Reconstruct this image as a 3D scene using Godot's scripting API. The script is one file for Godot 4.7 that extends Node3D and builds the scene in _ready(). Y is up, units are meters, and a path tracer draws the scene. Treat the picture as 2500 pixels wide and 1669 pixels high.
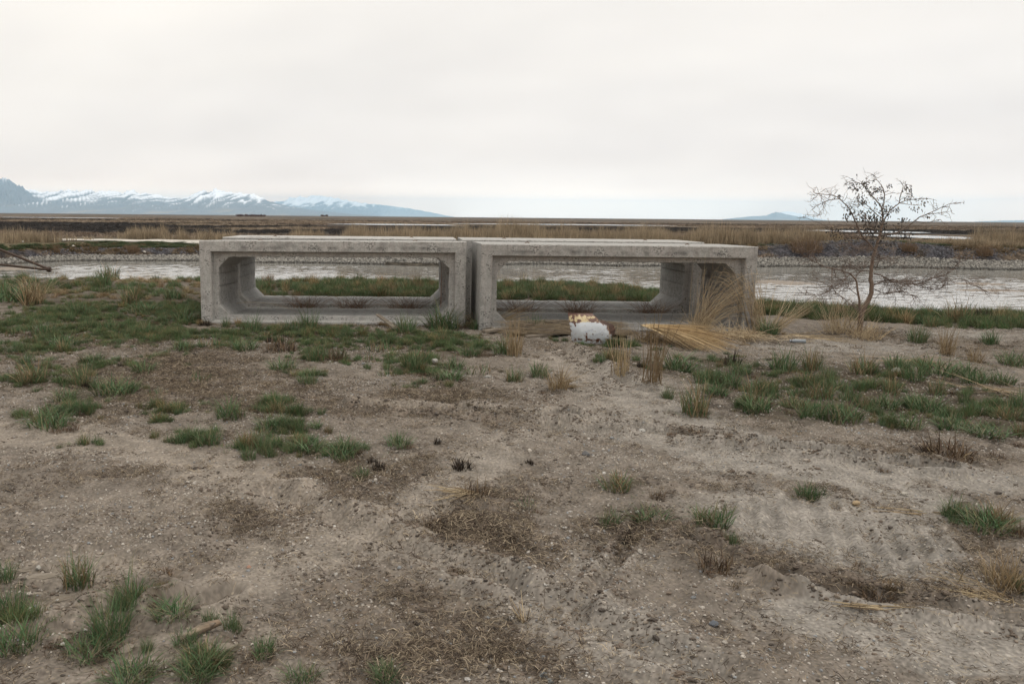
extends Node3D
# A dry river flat: four precast box culverts on trampled dirt, a canal behind them, burnt marsh and snowy mountains beyond.
# Metres, y up. The camera stands at the origin, 1.65 m above the dirt, and looks along -z; "d" below means distance along -z.

const F := 1956.0          # focal length and optical axis, in pixels of the 2500 x 1669 photograph
const CX := 1020.0
const CY := 834.5
const EYE := 1.65
const V := 2500.0 / 2349.0 # positions noted on a 2349 pixel wide print of the photograph

var rng := RandomNumberGenerator.new()
var eye_basis := Basis()
var taken := {}
var M := {}                # materials
var T := {}                # shared meshes
var noise_a := FastNoiseLite.new()   # broad
var noise_b := FastNoiseLite.new()   # clods
var noise_c := FastNoiseLite.new()   # grit
var noise_r := FastNoiseLite.new()   # ridged


func _ready() -> void:
	rng.seed = 20240611
	set_camera_and_light()
	make_noises()
	make_materials()
	paint_ground_masks()
	build_ground()
	build_far_side()
	build_water()
	build_mountains()
	build_culverts()
	make_tufts()
	build_tree()
	build_objects()
	build_named_tufts()
	build_dry_grass()
	build_stones()
	build_ground_cover()
	build_far_plants()


func set_camera_and_light() -> void:
	var cam := Camera3D.new()
	cam.name = "camera"
	eye_basis = Basis(Vector3.RIGHT, deg_to_rad(-8.89)) * Basis(Vector3.BACK, deg_to_rad(0.527))
	cam.transform = Transform3D(eye_basis, Vector3(0, EYE, 0))
	cam.projection = Camera3D.PROJECTION_FRUSTUM
	cam.near = 0.1
	cam.far = 60000.0
	cam.size = 0.1 * 1669.0 / F
	cam.frustum_offset = Vector2(0.1 * (1250.0 - CX) / F, 0)
	add_child(cam)
	cam.current = true
	var sky_mat := PanoramaSkyMaterial.new()
	sky_mat.panorama = ImageTexture.create_from_image(overcast_sky())
	var sky := Sky.new()
	sky.sky_material = sky_mat
	var env := Environment.new()
	env.background_mode = Environment.BG_SKY
	env.sky = sky
	env.background_energy_multiplier = 1.0
	env.tonemap_mode = Environment.TONE_MAPPER_LINEAR
	env.tonemap_exposure = 1.0
	env.sdfgi_enabled = true
	env.ssao_enabled = true
	env.ssil_enabled = true
	env.fog_enabled = true
	env.fog_density = 0.000046
	env.fog_light_color = Color(0.70, 0.87, 1.0)
	var world := WorldEnvironment.new()
	world.name = "daylight"
	world.environment = env
	add_child(world)
	var sun := DirectionalLight3D.new()
	sun.name = "veiled_sun"
	sun.light_energy = 0.5
	sun.light_angular_distance = 40.0
	sun.light_color = Color(1.0, 0.96, 0.9)
	sun.shadow_enabled = true
	sun.rotation_degrees = Vector3(-62, 82, 0)   # high on the right behind the cloud
	add_child(sun)


func overcast_sky() -> Image:
	# an even overcast: a little bluer low down, warmer to the right, with faint long streaks of cloud
	var w := 768
	var h := 384
	var im := Image.create_empty(w, h, false, Image.FORMAT_RGBF)
	var n := FastNoiseLite.new()
	n.seed = 5
	n.frequency = 1.0
	n.fractal_octaves = 5
	for j in h:
		var el := PI * (0.5 - (j + 0.5) / h)
		for i in w:
			var az := TAU * ((i + 0.5) / w - 0.5)
			var dir := Vector3(sin(az) * cos(el), sin(el), -cos(az) * cos(el))
			var up := maxf(dir.y, 0.0)
			var q := dir / (absf(dir.y) + 0.22)
			var c := n.get_noise_3d(q.x * 0.55 + q.z * 0.25, dir.y * 2.0, q.z * 1.1 - q.x * 0.45)
			var c2 := n.get_noise_3d(q.x * 1.7 + 9.0, dir.y * 3.0, q.z * 2.6)
			var l := 0.875 + 0.78 * up * up + 0.085 * c + 0.035 * c2
			var warm := 0.5 + 0.5 * sin(az) + 0.5 * c
			var low := 1.0 - smoothstep(0.0, 0.25, up)
			l *= 1.0 - 0.17 * exp(-up / 0.07)
			var col := Vector3(l * (1.015 + 0.015 * warm - 0.03 * low), l * (0.995 - 0.005 * low), l * (0.965 - 0.03 * warm + 0.03 * low))
			# this is the sky behind the haze, which takes away from it low down what it adds of its own
			var through := exp(-0.000046 * minf(740.0 / maxf(up, 0.001), 29000.0))
			col = (col - Vector3(0.215, 0.425, 0.575) * (1.0 - through)) / through
			im.set_pixel(i, j, Color(col.x, col.y, col.z))
	return im


# ---------------------------------------------------------------- helpers

func ray(px: float, py: float) -> Vector3:
	return eye_basis * Vector3((px - CX) / F, -(py - CY) / F, -1.0)


func gp(px: float, py: float, level := 0.0) -> Vector3:      # the point of a level plane seen at a pixel
	var r := ray(px, py)
	return Vector3(0, EYE, 0) + r * ((level - EYE) / r.y)


func vg(vx: float, vy: float) -> Vector3:                    # the same for the smaller print, on the ground itself
	var p := gp(vx * V, vy * V)
	p.y = gh(p.x, -p.z)
	return p


func at(px: float, py: float, d: float) -> Vector3:          # the point seen at a pixel at distance d
	var r := ray(px, py)
	return Vector3(0, EYE, 0) + r * (-d / r.z)


func numbered(called: String) -> String:
	if not taken.has(called):
		taken[called] = 0
		return called
	taken[called] += 1
	return "%s_%03d" % [called, taken[called]]


func thing(called: String, label: String, category: String, where := Vector3.ZERO, turn := 0.0, group := "") -> Node3D:
	var o := Node3D.new()
	o.name = numbered(called)
	add_child(o)
	o.position = where
	o.rotation.y = turn
	tag(o, label, category, group)
	return o


func tag(o: Node, label: String, category: String, group := "") -> void:
	o.set_meta("label", label)
	o.set_meta("category", category)
	if group:
		o.set_meta("group", group)


func single(called: String, mesh: Mesh, mat: Material, label: String, category: String, where := Vector3.ZERO, turn := 0.0, group := "") -> MeshInstance3D:
	var o := MeshInstance3D.new()
	o.name = numbered(called)
	o.mesh = mesh
	o.material_override = mat
	o.position = where
	o.rotation.y = turn
	add_child(o)
	tag(o, label, category, group)
	return o


func part(called: String, mesh: Mesh, mat: Material, parent: Node) -> MeshInstance3D:
	var o := MeshInstance3D.new()
	o.name = called
	o.mesh = mesh
	o.material_override = mat
	parent.add_child(o, true)
	return o


func struct(called: String, mesh: Mesh, mat: Material, label: String) -> MeshInstance3D:
	var o := MeshInstance3D.new()
	o.name = numbered(called)
	o.mesh = mesh
	o.material_override = mat
	add_child(o)
	o.set_meta("kind", "structure")
	o.set_meta("label", label)
	return o


class Copies:
	var buf := PackedFloat32Array()
	var count := 0
	func add(t: Transform3D, c: Color) -> void:
		var b := t.basis
		var o := t.origin
		buf.append_array(PackedFloat32Array([b.x.x, b.y.x, b.z.x, o.x, b.x.y, b.y.y, b.z.y, o.y, b.x.z, b.y.z, b.z.z, o.z, c.r, c.g, c.b, 1.0]))
		count += 1


func stuff(called: String, mesh: Mesh, mat: Material, copies: Copies, label: String, category: String, parent: Node = null) -> void:
	if copies.count == 0:
		return
	var mm := MultiMesh.new()
	mm.transform_format = MultiMesh.TRANSFORM_3D
	mm.use_colors = true
	mm.mesh = mesh
	mm.instance_count = copies.count
	for i in copies.count:
		var k := i * 16
		var b := copies.buf
		mm.set_instance_transform(i, Transform3D(Vector3(b[k], b[k + 4], b[k + 8]), Vector3(b[k + 1], b[k + 5], b[k + 9]), Vector3(b[k + 2], b[k + 6], b[k + 10]), Vector3(b[k + 3], b[k + 7], b[k + 11])))
		mm.set_instance_color(i, Color(b[k + 12], b[k + 13], b[k + 14]))
	var o := MultiMeshInstance3D.new()
	o.multimesh = mm
	o.material_override = mat
	o.set_meta("kind", "stuff")
	if parent:
		o.name = called
		parent.add_child(o, true)
	else:
		o.name = numbered(called)
		add_child(o)
		tag(o, label, category)


class Soup:                                                  # triangles with their own normals and colours
	var v := PackedVector3Array()
	var n := PackedVector3Array()
	var c := PackedColorArray()
	var uv := PackedVector2Array()
	func quad(a: Vector3, b: Vector3, e: Vector3, f: Vector3, col := Color.WHITE) -> void:   # clockwise seen from the front
		tri(a, b, e, col)
		tri(a, e, f, col)
	func tri(a: Vector3, b: Vector3, e: Vector3, col := Color.WHITE) -> void:
		var m := (e - a).cross(b - a).normalized()
		v.append_array([a, b, e])
		n.append_array([m, m, m])
		c.append_array([col, col, col])
	func strip(pts: PackedVector3Array, widths: PackedFloat32Array, across: Vector3, col: Color) -> void:
		var face := across.cross(pts[1] - pts[0]).normalized()
		for i in pts.size() - 1:
			var a := pts[i] - across * widths[i]
			var b := pts[i] + across * widths[i]
			var e := pts[i + 1] + across * widths[i + 1]
			var f := pts[i + 1] - across * widths[i + 1]
			v.append_array([a, f, e, a, e, b])
			n.append_array([face, face, face, face, face, face])
			c.append_array([col, col, col, col, col, col])
	func tube(pts: PackedVector3Array, r: PackedFloat32Array, sides: int, col: Color, col2: Color, rough := 0.0) -> void:
		var ring_old := PackedVector3Array()
		var nrm_old := PackedVector3Array()
		var side := Vector3.ZERO
		for i in pts.size():
			var along := (pts[mini(i + 1, pts.size() - 1)] - pts[maxi(i - 1, 0)]).normalized()
			if side == Vector3.ZERO:
				side = along.cross(Vector3(0.31, 0.2, 0.93)).normalized()
			side = (side - along * side.dot(along)).normalized()
			var other := along.cross(side)
			var ring := PackedVector3Array()
			var nrm := PackedVector3Array()
			for k in sides:
				var q := TAU * k / sides
				var dir := side * cos(q) + other * sin(q)
				var wob := 1.0 + rough * sin(i * 2.3 + k * 1.9) * cos(i * 1.1 - k * 2.7)
				ring.append(pts[i] + dir * r[i] * wob)
				nrm.append(dir)
			if i:
				var c0 := col.lerp(col2, float(i - 1) / (pts.size() - 1))
				var c1 := col.lerp(col2, float(i) / (pts.size() - 1))
				for k in sides:
					var m := (k + 1) % sides
					v.append_array([ring_old[k], ring[k], ring[m], ring_old[k], ring[m], ring_old[m]])
					n.append_array([nrm_old[k], nrm[k], nrm[m], nrm_old[k], nrm[m], nrm_old[m]])
					c.append_array([c0, c1, c1, c0, c1, c0])
			ring_old = ring
			nrm_old = nrm
	func cap(center: Vector3, radius: float, dir: Vector3, sides: int, col: Color) -> void:
		var s := dir.cross(Vector3(0.31, 0.2, 0.93)).normalized()
		var o := dir.cross(s)
		for k in sides:
			tri(center, center + (s * cos(TAU * (k + 1) / sides) + o * sin(TAU * (k + 1) / sides)) * radius, center + (s * cos(TAU * k / sides) + o * sin(TAU * k / sides)) * radius, col)
	func mesh() -> ArrayMesh:
		var a := []
		a.resize(Mesh.ARRAY_MAX)
		a[Mesh.ARRAY_VERTEX] = v
		a[Mesh.ARRAY_NORMAL] = n
		a[Mesh.ARRAY_COLOR] = c
		if uv.size() == v.size():
			a[Mesh.ARRAY_TEX_UV] = uv
		var m := ArrayMesh.new()
		m.add_surface_from_arrays(Mesh.PRIMITIVE_TRIANGLES, a)
		return m


func grid_mesh(pos: PackedVector3Array, col: PackedColorArray, rows: int, cols: int, uv_scale := 1.0) -> ArrayMesh:
	var nrm := PackedVector3Array()
	var uv := PackedVector2Array()
	var idx := PackedInt32Array()
	nrm.resize(pos.size())
	uv.resize(pos.size())
	idx.resize((rows - 1) * (cols - 1) * 6)
	var k := 0
	for j in rows:
		var ja := maxi(j - 1, 0) * cols
		var jb := mini(j + 1, rows - 1) * cols
		for i in cols:
			var at_ := j * cols + i
			var dx := pos[j * cols + mini(i + 1, cols - 1)] - pos[j * cols + maxi(i - 1, 0)]
			var dz := pos[jb + i] - pos[ja + i]
			var m := dx.cross(dz).normalized()
			nrm[at_] = m if m.y > 0 else -m
			uv[at_] = Vector2(pos[at_].x, pos[at_].z) * uv_scale
			if i < cols - 1 and j < rows - 1:
				idx[k] = at_
				idx[k + 1] = at_ + cols
				idx[k + 2] = at_ + cols + 1
				idx[k + 3] = at_
				idx[k + 4] = at_ + cols + 1
				idx[k + 5] = at_ + 1
				k += 6
	var a := []
	a.resize(Mesh.ARRAY_MAX)
	a[Mesh.ARRAY_VERTEX] = pos
	a[Mesh.ARRAY_NORMAL] = nrm
	a[Mesh.ARRAY_COLOR] = col
	a[Mesh.ARRAY_TEX_UV] = uv
	a[Mesh.ARRAY_INDEX] = idx
	var mesh := ArrayMesh.new()
	mesh.add_surface_from_arrays(Mesh.PRIMITIVE_TRIANGLES, a)
	return mesh


func make_noises() -> void:
	noise_a.seed = 11
	noise_a.frequency = 0.45
	noise_a.fractal_octaves = 4
	noise_b.seed = 12
	noise_b.frequency = 2.6
	noise_b.fractal_octaves = 3
	noise_c.seed = 13
	noise_c.frequency = 13.0
	noise_c.fractal_octaves = 3
	noise_r.seed = 14
	noise_r.fractal_type = FastNoiseLite.FRACTAL_RIDGED
	noise_r.frequency = 1.0
	noise_r.fractal_octaves = 4


# ---------------------------------------------------------------- materials

func mat(rough: float, color := Color.WHITE, tinted := true) -> StandardMaterial3D:
	var m := StandardMaterial3D.new()
	m.albedo_color = color.linear_to_srgb()
	m.roughness = rough
	m.vertex_color_use_as_albedo = tinted
	return m


func noise_image(size: int, freq: float, octaves: int, sd: int, kind := FastNoiseLite.TYPE_SIMPLEX_SMOOTH) -> Image:
	var n := FastNoiseLite.new()
	n.seed = sd
	n.noise_type = kind
	n.frequency = freq
	n.fractal_octaves = octaves
	return n.get_seamless_image(size, size)


func make_materials() -> void:
	M.grass = mat(0.55)
	M.grass.backlight_enabled = true
	M.grass.backlight = Color(0.35, 0.35, 0.3)
	M.grass.metallic_specular = 0.3
	M.straw = mat(0.6)
	M.straw.metallic_specular = 0.3
	M.stone = mat(0.85)
	M.bark = mat(0.8)
	M.clay = mat(0.95, Color(0.30, 0.265, 0.22), false)
	M.boulder = mat(0.85, Color(0.42, 0.395, 0.35), false)
	M.char = mat(0.95)
	M.wood = mat(0.85)
	M.wood.uv1_triplanar = true
	M.wood.albedo_texture = ImageTexture.create_from_image(wood_image())
	M.wood.uv1_scale = Vector3(2, 2, 2)
	M.rust = mat(0.9)
	M.rust.uv1_triplanar = true
	M.rust.uv1_scale = Vector3(5, 5, 5)
	M.rust.albedo_texture = ImageTexture.create_from_image(speckle_image(256, 40, 0.45, 77))
	M.ground = mat(0.95)
	M.ground.metallic_specular = 0.25
	M.ground.albedo_texture = ImageTexture.create_from_image(dirt_image(1024))
	M.clay.albedo_texture = M.ground.albedo_texture
	M.clay.uv1_triplanar = true
	M.clay.uv1_scale = Vector3(3, 3, 3)
	M.ground.uv1_scale = Vector3(1.0 / 2.3, 1.0 / 2.3, 1)
	M.ground.heightmap_enabled = true
	M.ground.heightmap_texture = ImageTexture.create_from_image(noise_image(512, 0.05, 4, 31))
	M.ground.heightmap_scale = 0.45
	M.marsh = mat(0.95)
	M.marsh.metallic_specular = 0.2
	M.marsh.albedo_texture = ImageTexture.create_from_image(speckle_image(512, 60, 0.5, 41))
	M.marsh.uv1_scale = Vector3(1.0 / 9.0, 1.0 / 9.0, 1)
	M.mountain = mat(0.95)
	M.mountain.metallic_specular = 0.1
	M.concrete = mat(0.82)
	M.concrete.metallic_specular = 0.45
	M.concrete.uv1_triplanar = true
	M.concrete.uv1_scale = Vector3(0.55, 0.55, 0.55)
	M.concrete.albedo_texture = ImageTexture.create_from_image(concrete_image(1024))
	var w := mat(0.05, Color(0.19, 0.185, 0.17), false)
	w.metallic_specular = 0.7
	var bumps := noise_image(1024, 0.012, 5, 61)
	bumps.bump_map_to_normal_map(5.0)
	w.normal_enabled = true
	w.normal_texture = ImageTexture.create_from_image(bumps)
	w.normal_scale = 0.1
	M.water = w
	M.mud = mat(0.35)
	M.pond = mat(0.12, Color(0.10, 0.095, 0.085), false)


func speckle_image(size: int, grain: float, dark: float, sd: int) -> Image:
	var a := noise_image(size, grain / size / 4.0, 4, sd).get_data()
	var b := noise_image(size, grain / size, 3, sd + 1).get_data()
	var out := PackedByteArray()
	out.resize(size * size * 3)
	for i in size * size:
		var t := clampf((a[i] * 0.45 + b[i] * 0.55) / 255.0, 0, 1)
		var v := int(255.0 * (1.0 - dark + dark * smoothstep(0.25, 0.75, t)))
		out[i * 3] = v
		out[i * 3 + 1] = v
		out[i * 3 + 2] = v
	return Image.create_from_data(size, size, false, Image.FORMAT_RGB8, out)


func wood_image() -> Image:
	var im := Image.create_empty(256, 256, false, Image.FORMAT_RGB8)
	var n := FastNoiseLite.new()
	n.seed = 3
	n.frequency = 0.02
	n.fractal_octaves = 4
	for j in 256:
		for i in 256:
			var g := 0.72 + 0.5 * n.get_noise_2d(i * 0.35, j * 5.0)
			im.set_pixel(i, j, Color(g, g * 0.97, g * 0.93))
	return im


func dirt_image(size: int) -> Image:
	# fine grain of the soil: grit, small stones, dark crumbs and bits of chopped straw lying flat
	var a := noise_image(size, 0.01, 5, 21).get_data()
	var b := noise_image(size, 0.09, 3, 22).get_data()
	var cells := noise_image(size, 0.035, 2, 23, FastNoiseLite.TYPE_CELLULAR).get_data()
	var out := PackedByteArray()
	out.resize(size * size * 3)
	for i in size * size:
		var t := 0.78 + 0.20 * (a[i] / 255.0 - 0.5) + 0.30 * (b[i] / 255.0 - 0.5)
		var grit := smoothstep(0.30, 0.12, cells[i] / 255.0)
		t += 0.14 * grit * (b[i] / 255.0)
		out[i * 3] = int(clampf(t, 0, 1) * 255)
		out[i * 3 + 1] = int(clampf(t * 0.985, 0, 1) * 255)
		out[i * 3 + 2] = int(clampf(t * 0.97, 0, 1) * 255)
	var im := Image.create_from_data(size, size, false, Image.FORMAT_RGB8, out)
	for k in 5200:
		var p := Vector2(rng.randf() * size, rng.randf() * size)
		var q := Vector2.from_angle(rng.randf() * TAU) * rng.randf_range(3, 15)
		var c := Color(1.0, 0.95, 0.86) if rng.randf() < 0.45 else Color(0.42, 0.37, 0.33)
		c = c.darkened(rng.randf() * 0.2)
		var steps := int(q.length())
		for s in steps:
			var r := p + q * s / steps
			im.set_pixel(posmod(int(r.x), size), posmod(int(r.y), size), c)
	for k in 1300:
		var p := Vector2(rng.randf() * size, rng.randf() * size)
		var rad := rng.randf_range(0.9, 2.6)
		var g := rng.randf_range(0.86, 1.0)
		for y in range(-3, 4):
			for x in range(-3, 4):
				if Vector2(x * 0.8, y).length() <= rad:
					im.set_pixel(posmod(int(p.x) + x, size), posmod(int(p.y) + y, size), Color(g, g * 0.98, g * 0.94))
	return im


func concrete_image(size: int) -> Image:
	var a := noise_image(size, 0.006, 5, 71).get_data()
	var b := noise_image(size, 0.050, 4, 72).get_data()
	var n := FastNoiseLite.new()
	n.seed = 73
	n.frequency = 0.011
	n.fractal_octaves = 4
	var out := PackedByteArray()
	out.resize(size * size * 3)
	for j in size:
		for i in size:
			var k := j * size + i
			var blot := a[k] / 255.0
			var drip := n.get_noise_2d(i * 1.6, j * 0.16)           # stains that ran down the face
			var t := 0.72 + 0.26 * (blot - 0.5) + 0.17 * (b[k] / 255.0 - 0.5) - 0.035 * smoothstep(0.2, 0.55, drip)
			t -= 0.36 * smoothstep(0.55, 0.72, blot) * smoothstep(0.35, 0.75, b[k] / 255.0)
			out[k * 3] = int(clampf(t * (1.0 + 0.02 * drip), 0, 1) * 255)
			out[k * 3 + 1] = int(clampf(t * 0.988, 0, 1) * 255)
			out[k * 3 + 2] = int(clampf(t * 0.965, 0, 1) * 255)
	var im := Image.create_from_data(size, size, false, Image.FORMAT_RGB8, out)
	for k in 5000:                                                    # air holes in the cast face
		var p := Vector2i(rng.randi() % size, rng.randi() % size)
		var c := im.get_pixelv(p).darkened(rng.randf_range(0.2, 0.55))
		im.set_pixelv(p, c)
		if rng.randf() < 0.4:
			im.set_pixel((p.x + 1) % size, p.y, c)
			im.set_pixel(p.x, (p.y + 1) % size, c)
	return im


# ---------------------------------------------------------------- the lie of the land

const MX0 := -15.0
const MD0 := 1.0
const CELL := 0.08
const MW := 475            # cells across (38 m)
const MH := 290            # cells away (23 m)
var mask_green := PackedFloat32Array()
var mask_pale := PackedFloat32Array()
var mask_litter := PackedFloat32Array()
var mask_dark := PackedFloat32Array()
var ruts := []             # [from, to, depth, half width] on the ground


func blob(mask: PackedFloat32Array, vx: float, vy: float, rx: float, ry: float, s: float) -> void:
	var c := gp(vx * V, vy * V)
	var far_ := -gp(vx * V, (vy - ry) * V).z
	var near_ := -gp(vx * V, (vy + ry) * V).z
	var d := -c.z
	var wx := rx * V / F * d
	var wd := maxf((far_ - near_) * 0.5, 0.05)
	for j in range(maxi(0, int((d - wd * 1.6 - MD0) / CELL)), mini(MH, int((d + wd * 1.6 - MD0) / CELL) + 1)):
		for i in range(maxi(0, int((c.x - wx * 1.6 - MX0) / CELL)), mini(MW, int((c.x + wx * 1.6 - MX0) / CELL) + 1)):
			var e := Vector2((MX0 + i * CELL - c.x) / wx, (MD0 + j * CELL - d) / wd).length_squared()
			var f := s * exp(-e * 1.2)
			mask[j * MW + i] = clampf(mask[j * MW + i] + f, -0.4, 1.2)


func sample(mask: PackedFloat32Array, x: float, d: float) -> float:
	var i := clampi(int((x - MX0) / CELL), 0, MW - 1)
	var j := clampi(int((d - MD0) / CELL), 0, MH - 1)
	return mask[j * MW + i]


func paint_ground_masks() -> void:
	for m in [mask_green, mask_pale, mask_litter, mask_dark]:
		m.resize(MW * MH)
	# where short grass grows (position and radii as noted on the print, strength)
	for b in [[60, 665, 120, 35, 1.0], [230, 690, 150, 35, 0.8], [330, 640, 120, 25, 0.5], [400, 700, 90, 45, 0.9], [120, 740, 160, 35, 0.65], [300, 770, 160, 30, 0.8],
			[60, 800, 90, 50, 0.8], [200, 850, 120, 35, 0.7], [60, 870, 90, 30, 0.7], [250, 890, 80, 22, 0.8], [110, 955, 90, 25, 0.8], [330, 935, 130, 25, 0.55], [420, 720, 60, 50, 0.5],
			[560, 770, 130, 22, 0.85], [760, 775, 160, 22, 0.85], [950, 785, 130, 26, 0.9], [1060, 800, 90, 25, 0.8], [730, 815, 60, 20, 0.9], [930, 840, 90, 22, 0.8], [1020, 870, 90, 18, 0.5],
			[700, 870, 60, 16, 0.5], [600, 945, 120, 28, 0.55], [530, 935, 60, 22, 0.6], [560, 1010, 160, 22, 0.5], [720, 1030, 120, 24, 0.65], [790, 1055, 70, 18, 0.6], [910, 1020, 50, 14, 0.4],
			[1650, 860, 140, 45, 0.75], [1800, 870, 160, 55, 0.75], [2000, 880, 180, 55, 0.7], [2200, 900, 170, 60, 0.75], [1900, 950, 180, 30, 0.7], [2130, 950, 160, 35, 0.65], [2340, 960, 110, 60, 0.8],
			[1740, 945, 60, 30, 0.7], [1430, 830, 70, 30, 0.7], [1390, 800, 60, 16, 0.6], [1900, 780, 200, 20, 0.15], [2310, 800, 60, 40, 0.45], [1860, 690, 120, 12, 0.9], [2100, 705, 200, 15, 1.1], [2300, 725, 160, 15, 1.1],
			[800, 662, 330, 30, 1.4], [1330, 662, 260, 30, 1.4], [1240, 700, 160, 14, 0.5],
			[1420, 1110, 70, 18, 0.5], [1440, 1180, 80, 20, 0.55], [1630, 1190, 70, 22, 0.5], [1210, 1155, 40, 14, 0.4],
			[2190, 1160, 60, 24, 0.5], [2270, 1190, 80, 24, 0.6], [270, 1400, 110, 70, 0.55], [20, 1390, 70, 70, 0.7], [250, 1530, 160, 45, 0.55], [470, 1520, 120, 45, 0.5], [420, 1430, 90, 30, 0.45], [560, 1440, 60, 30, 0.3]]:
		blob(mask_green, b[0], b[1], b[2], b[3], b[4])
	# bare pale silt
	for b in [[1290, 835, 90, 40, 0.9], [1420, 900, 130, 45, 0.9], [1500, 965, 170, 35, 0.6], [1250, 1000, 250, 25, 0.4], [1750, 1080, 330, 25, 0.6], [60, 985, 150, 22, 0.8], [250, 1010, 200, 30, 0.5], [500, 1080, 260, 40, 0.35],
			[1880, 1200, 260, 70, 1.4], [2000, 1280, 200, 45, 1.3], [110, 1390, 110, 60, 0.9], [120, 1300, 150, 50, 0.8], [300, 1300, 150, 30, 0.5], [700, 1260, 150, 40, 0.6], [400, 1170, 260, 50, 0.35], [1400, 1300, 200, 50, 0.4],
			[2000, 1430, 330, 60, 1.0], [2200, 1500, 250, 60, 0.9], [1300, 1420, 260, 40, 0.5], [600, 1480, 60, 25, 0.6], [650, 1560, 90, 25, 0.6], [1900, 795, 280, 14, 0.8], [2180, 770, 160, 12, 0.7], [180, 725, 110, 14, 0.5],
			[1000, 960, 180, 20, 0.35], [2280, 1090, 120, 25, 0.7], [620, 850, 60, 14, 0.3]]:
		blob(mask_pale, b[0], b[1], b[2], b[3], b[4])
	# trampled brown straw and humus
	for b in [[300, 800, 300, 60, 0.4], [350, 870, 250, 50, 0.6], [480, 830, 160, 30, 0.6], [500, 900, 260, 40, 0.5], [300, 940, 200, 30, 0.4], [800, 930, 260, 40, 0.6], [1000, 900, 160, 40, 0.6], [1120, 950, 180, 40, 0.6], [200, 1080, 300, 50, 0.35],
			[700, 1110, 300, 50, 0.55], [1000, 1120, 260, 60, 0.6], [880, 1200, 330, 60, 0.55], [1130, 1260, 250, 60, 0.7], [500, 1180, 250, 40, 0.4], [480, 1330, 160, 40, 0.65], [1430, 1220, 130, 40, 0.8], [1650, 1260, 140, 40, 0.8],
			[1800, 1300, 130, 25, 0.9], [1960, 1345, 170, 26, 1.0], [2100, 1375, 120, 18, 0.7], [2290, 1300, 130, 60, 0.8], [2220, 1230, 130, 30, 0.5], [1000, 1400, 320, 60, 0.6], [800, 1520, 330, 70, 0.7], [1150, 1530, 250, 60, 0.5],
			[1640, 1000, 120, 25, 0.7], [1780, 1020, 160, 20, 0.5], [2160, 1040, 150, 28, 0.8], [1330, 1010, 160, 18, 0.4], [1500, 1110, 200, 30, 0.4], [1700, 780, 160, 20, 0.8], [2000, 765, 120, 16, 0.8], [2230, 800, 160, 25, 0.6],
			[1480, 1520, 200, 50, 0.4], [1650, 1440, 120, 30, 0.4], [1900, 1130, 250, 22, 0.4], [30, 1150, 70, 30, 0.5], [2100, 1160, 120, 16, 0.5], [1240, 800, 110, 20, 0.6], [280, 640, 160, 12, 0.7]]:
		blob(mask_litter, b[0], b[1], b[2], b[3], b[4])
	# dark damp or burnt soil
	for b in [[120, 700, 260, 50, 0.35], [300, 780, 260, 40, 0.4], [130, 860, 200, 50, 0.4], [560, 780, 260, 30, 0.35], [900, 790, 260, 30, 0.35], [620, 1000, 260, 40, 0.3], [1800, 920, 330, 60, 0.4], [2150, 890, 260, 60, 0.4], [1800, 890, 200, 30, 0.5], [2050, 930, 250, 45, 0.7], [2250, 960, 170, 40, 0.8], [1620, 930, 90, 30, 0.5], [2200, 1030, 160, 25, 0.7], [2050, 860, 160, 22, 0.4], [200, 865, 60, 18, 0.5], [760, 800, 200, 14, 0.4], [500, 755, 80, 12, 0.5], [560, 760, 160, 10, 0.3],
			[1720, 790, 120, 12, 0.5], [1440, 1225, 80, 18, 0.5], [180, 1440, 60, 16, 0.4], [80, 1520, 140, 30, 0.5], [2270, 1150, 120, 24, 0.5], [2330, 760, 90, 25, 0.5], [1130, 740, 40, 20, 0.5], [900, 700, 240, 12, 0.5], [1300, 700, 200, 14, 0.6]]:
		blob(mask_dark, b[0], b[1], b[2], b[3], b[4])
	for r in [[830, 930, 1300, 965, 0.045, 0.10], [1300, 965, 1650, 1010, 0.04, 0.11], [1650, 1010, 2160, 1075, 0.045, 0.10], [1290, 795, 1480, 900, 0.03, 0.12], [1350, 870, 1250, 1010, 0.02, 0.14],
			[620, 1130, 1150, 1330, 0.03, 0.12], [1150, 1330, 1640, 1560, 0.03, 0.11], [1580, 1240, 1800, 1330, 0.03, 0.08], [1800, 1330, 2340, 1420, 0.03, 0.08], [1490, 1170, 1330, 1400, 0.02, 0.05],
			[100, 1460, 330, 1370, 0.04, 0.09], [380, 1420, 520, 1370, 0.03, 0.07], [400, 1250, 820, 1110, 0.02, 0.1]]:
		var a := gp(r[0] * V, r[1] * V)
		var b := gp(r[2] * V, r[3] * V)
		ruts.append([Vector2(a.x, -a.z), Vector2(b.x, -b.z), r[4], r[5]])


	# wheel tracks: swaths of compacted pale silt with litter swept to their edges
	for tr in [[[1310, 800], [1400, 870], [1520, 940], [1700, 1010], [1950, 1060], [2349, 1130]], [[830, 925], [1150, 948], [1400, 990], [1650, 1045], [2000, 1115], [2349, 1195]], [[-80, 990], [250, 1022], [500, 1090], [800, 1200], [1100, 1330], [1400, 1480], [1600, 1590]], [[1150, 1030], [1000, 1130], [800, 1240], [560, 1330], [300, 1480], [180, 1600]]]:
		for i in tr.size() - 1:
			var a := gp(tr[i][0] * V, tr[i][1] * V)
			var b := gp(tr[i + 1][0] * V, tr[i + 1][1] * V)
			var n := int(a.distance_to(b) / 0.10) + 1
			var side := (b - a).cross(Vector3.UP).normalized()
			for k in n:
				var p := a.lerp(b, float(k) / n)
				disc(mask_pale, p, 0.20, 0.24)
				disc(mask_litter, p, 0.20, -0.16)
				disc(mask_litter, p + side * 0.34, 0.10, 0.13)
				disc(mask_litter, p - side * 0.34, 0.10, 0.13)


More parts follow.
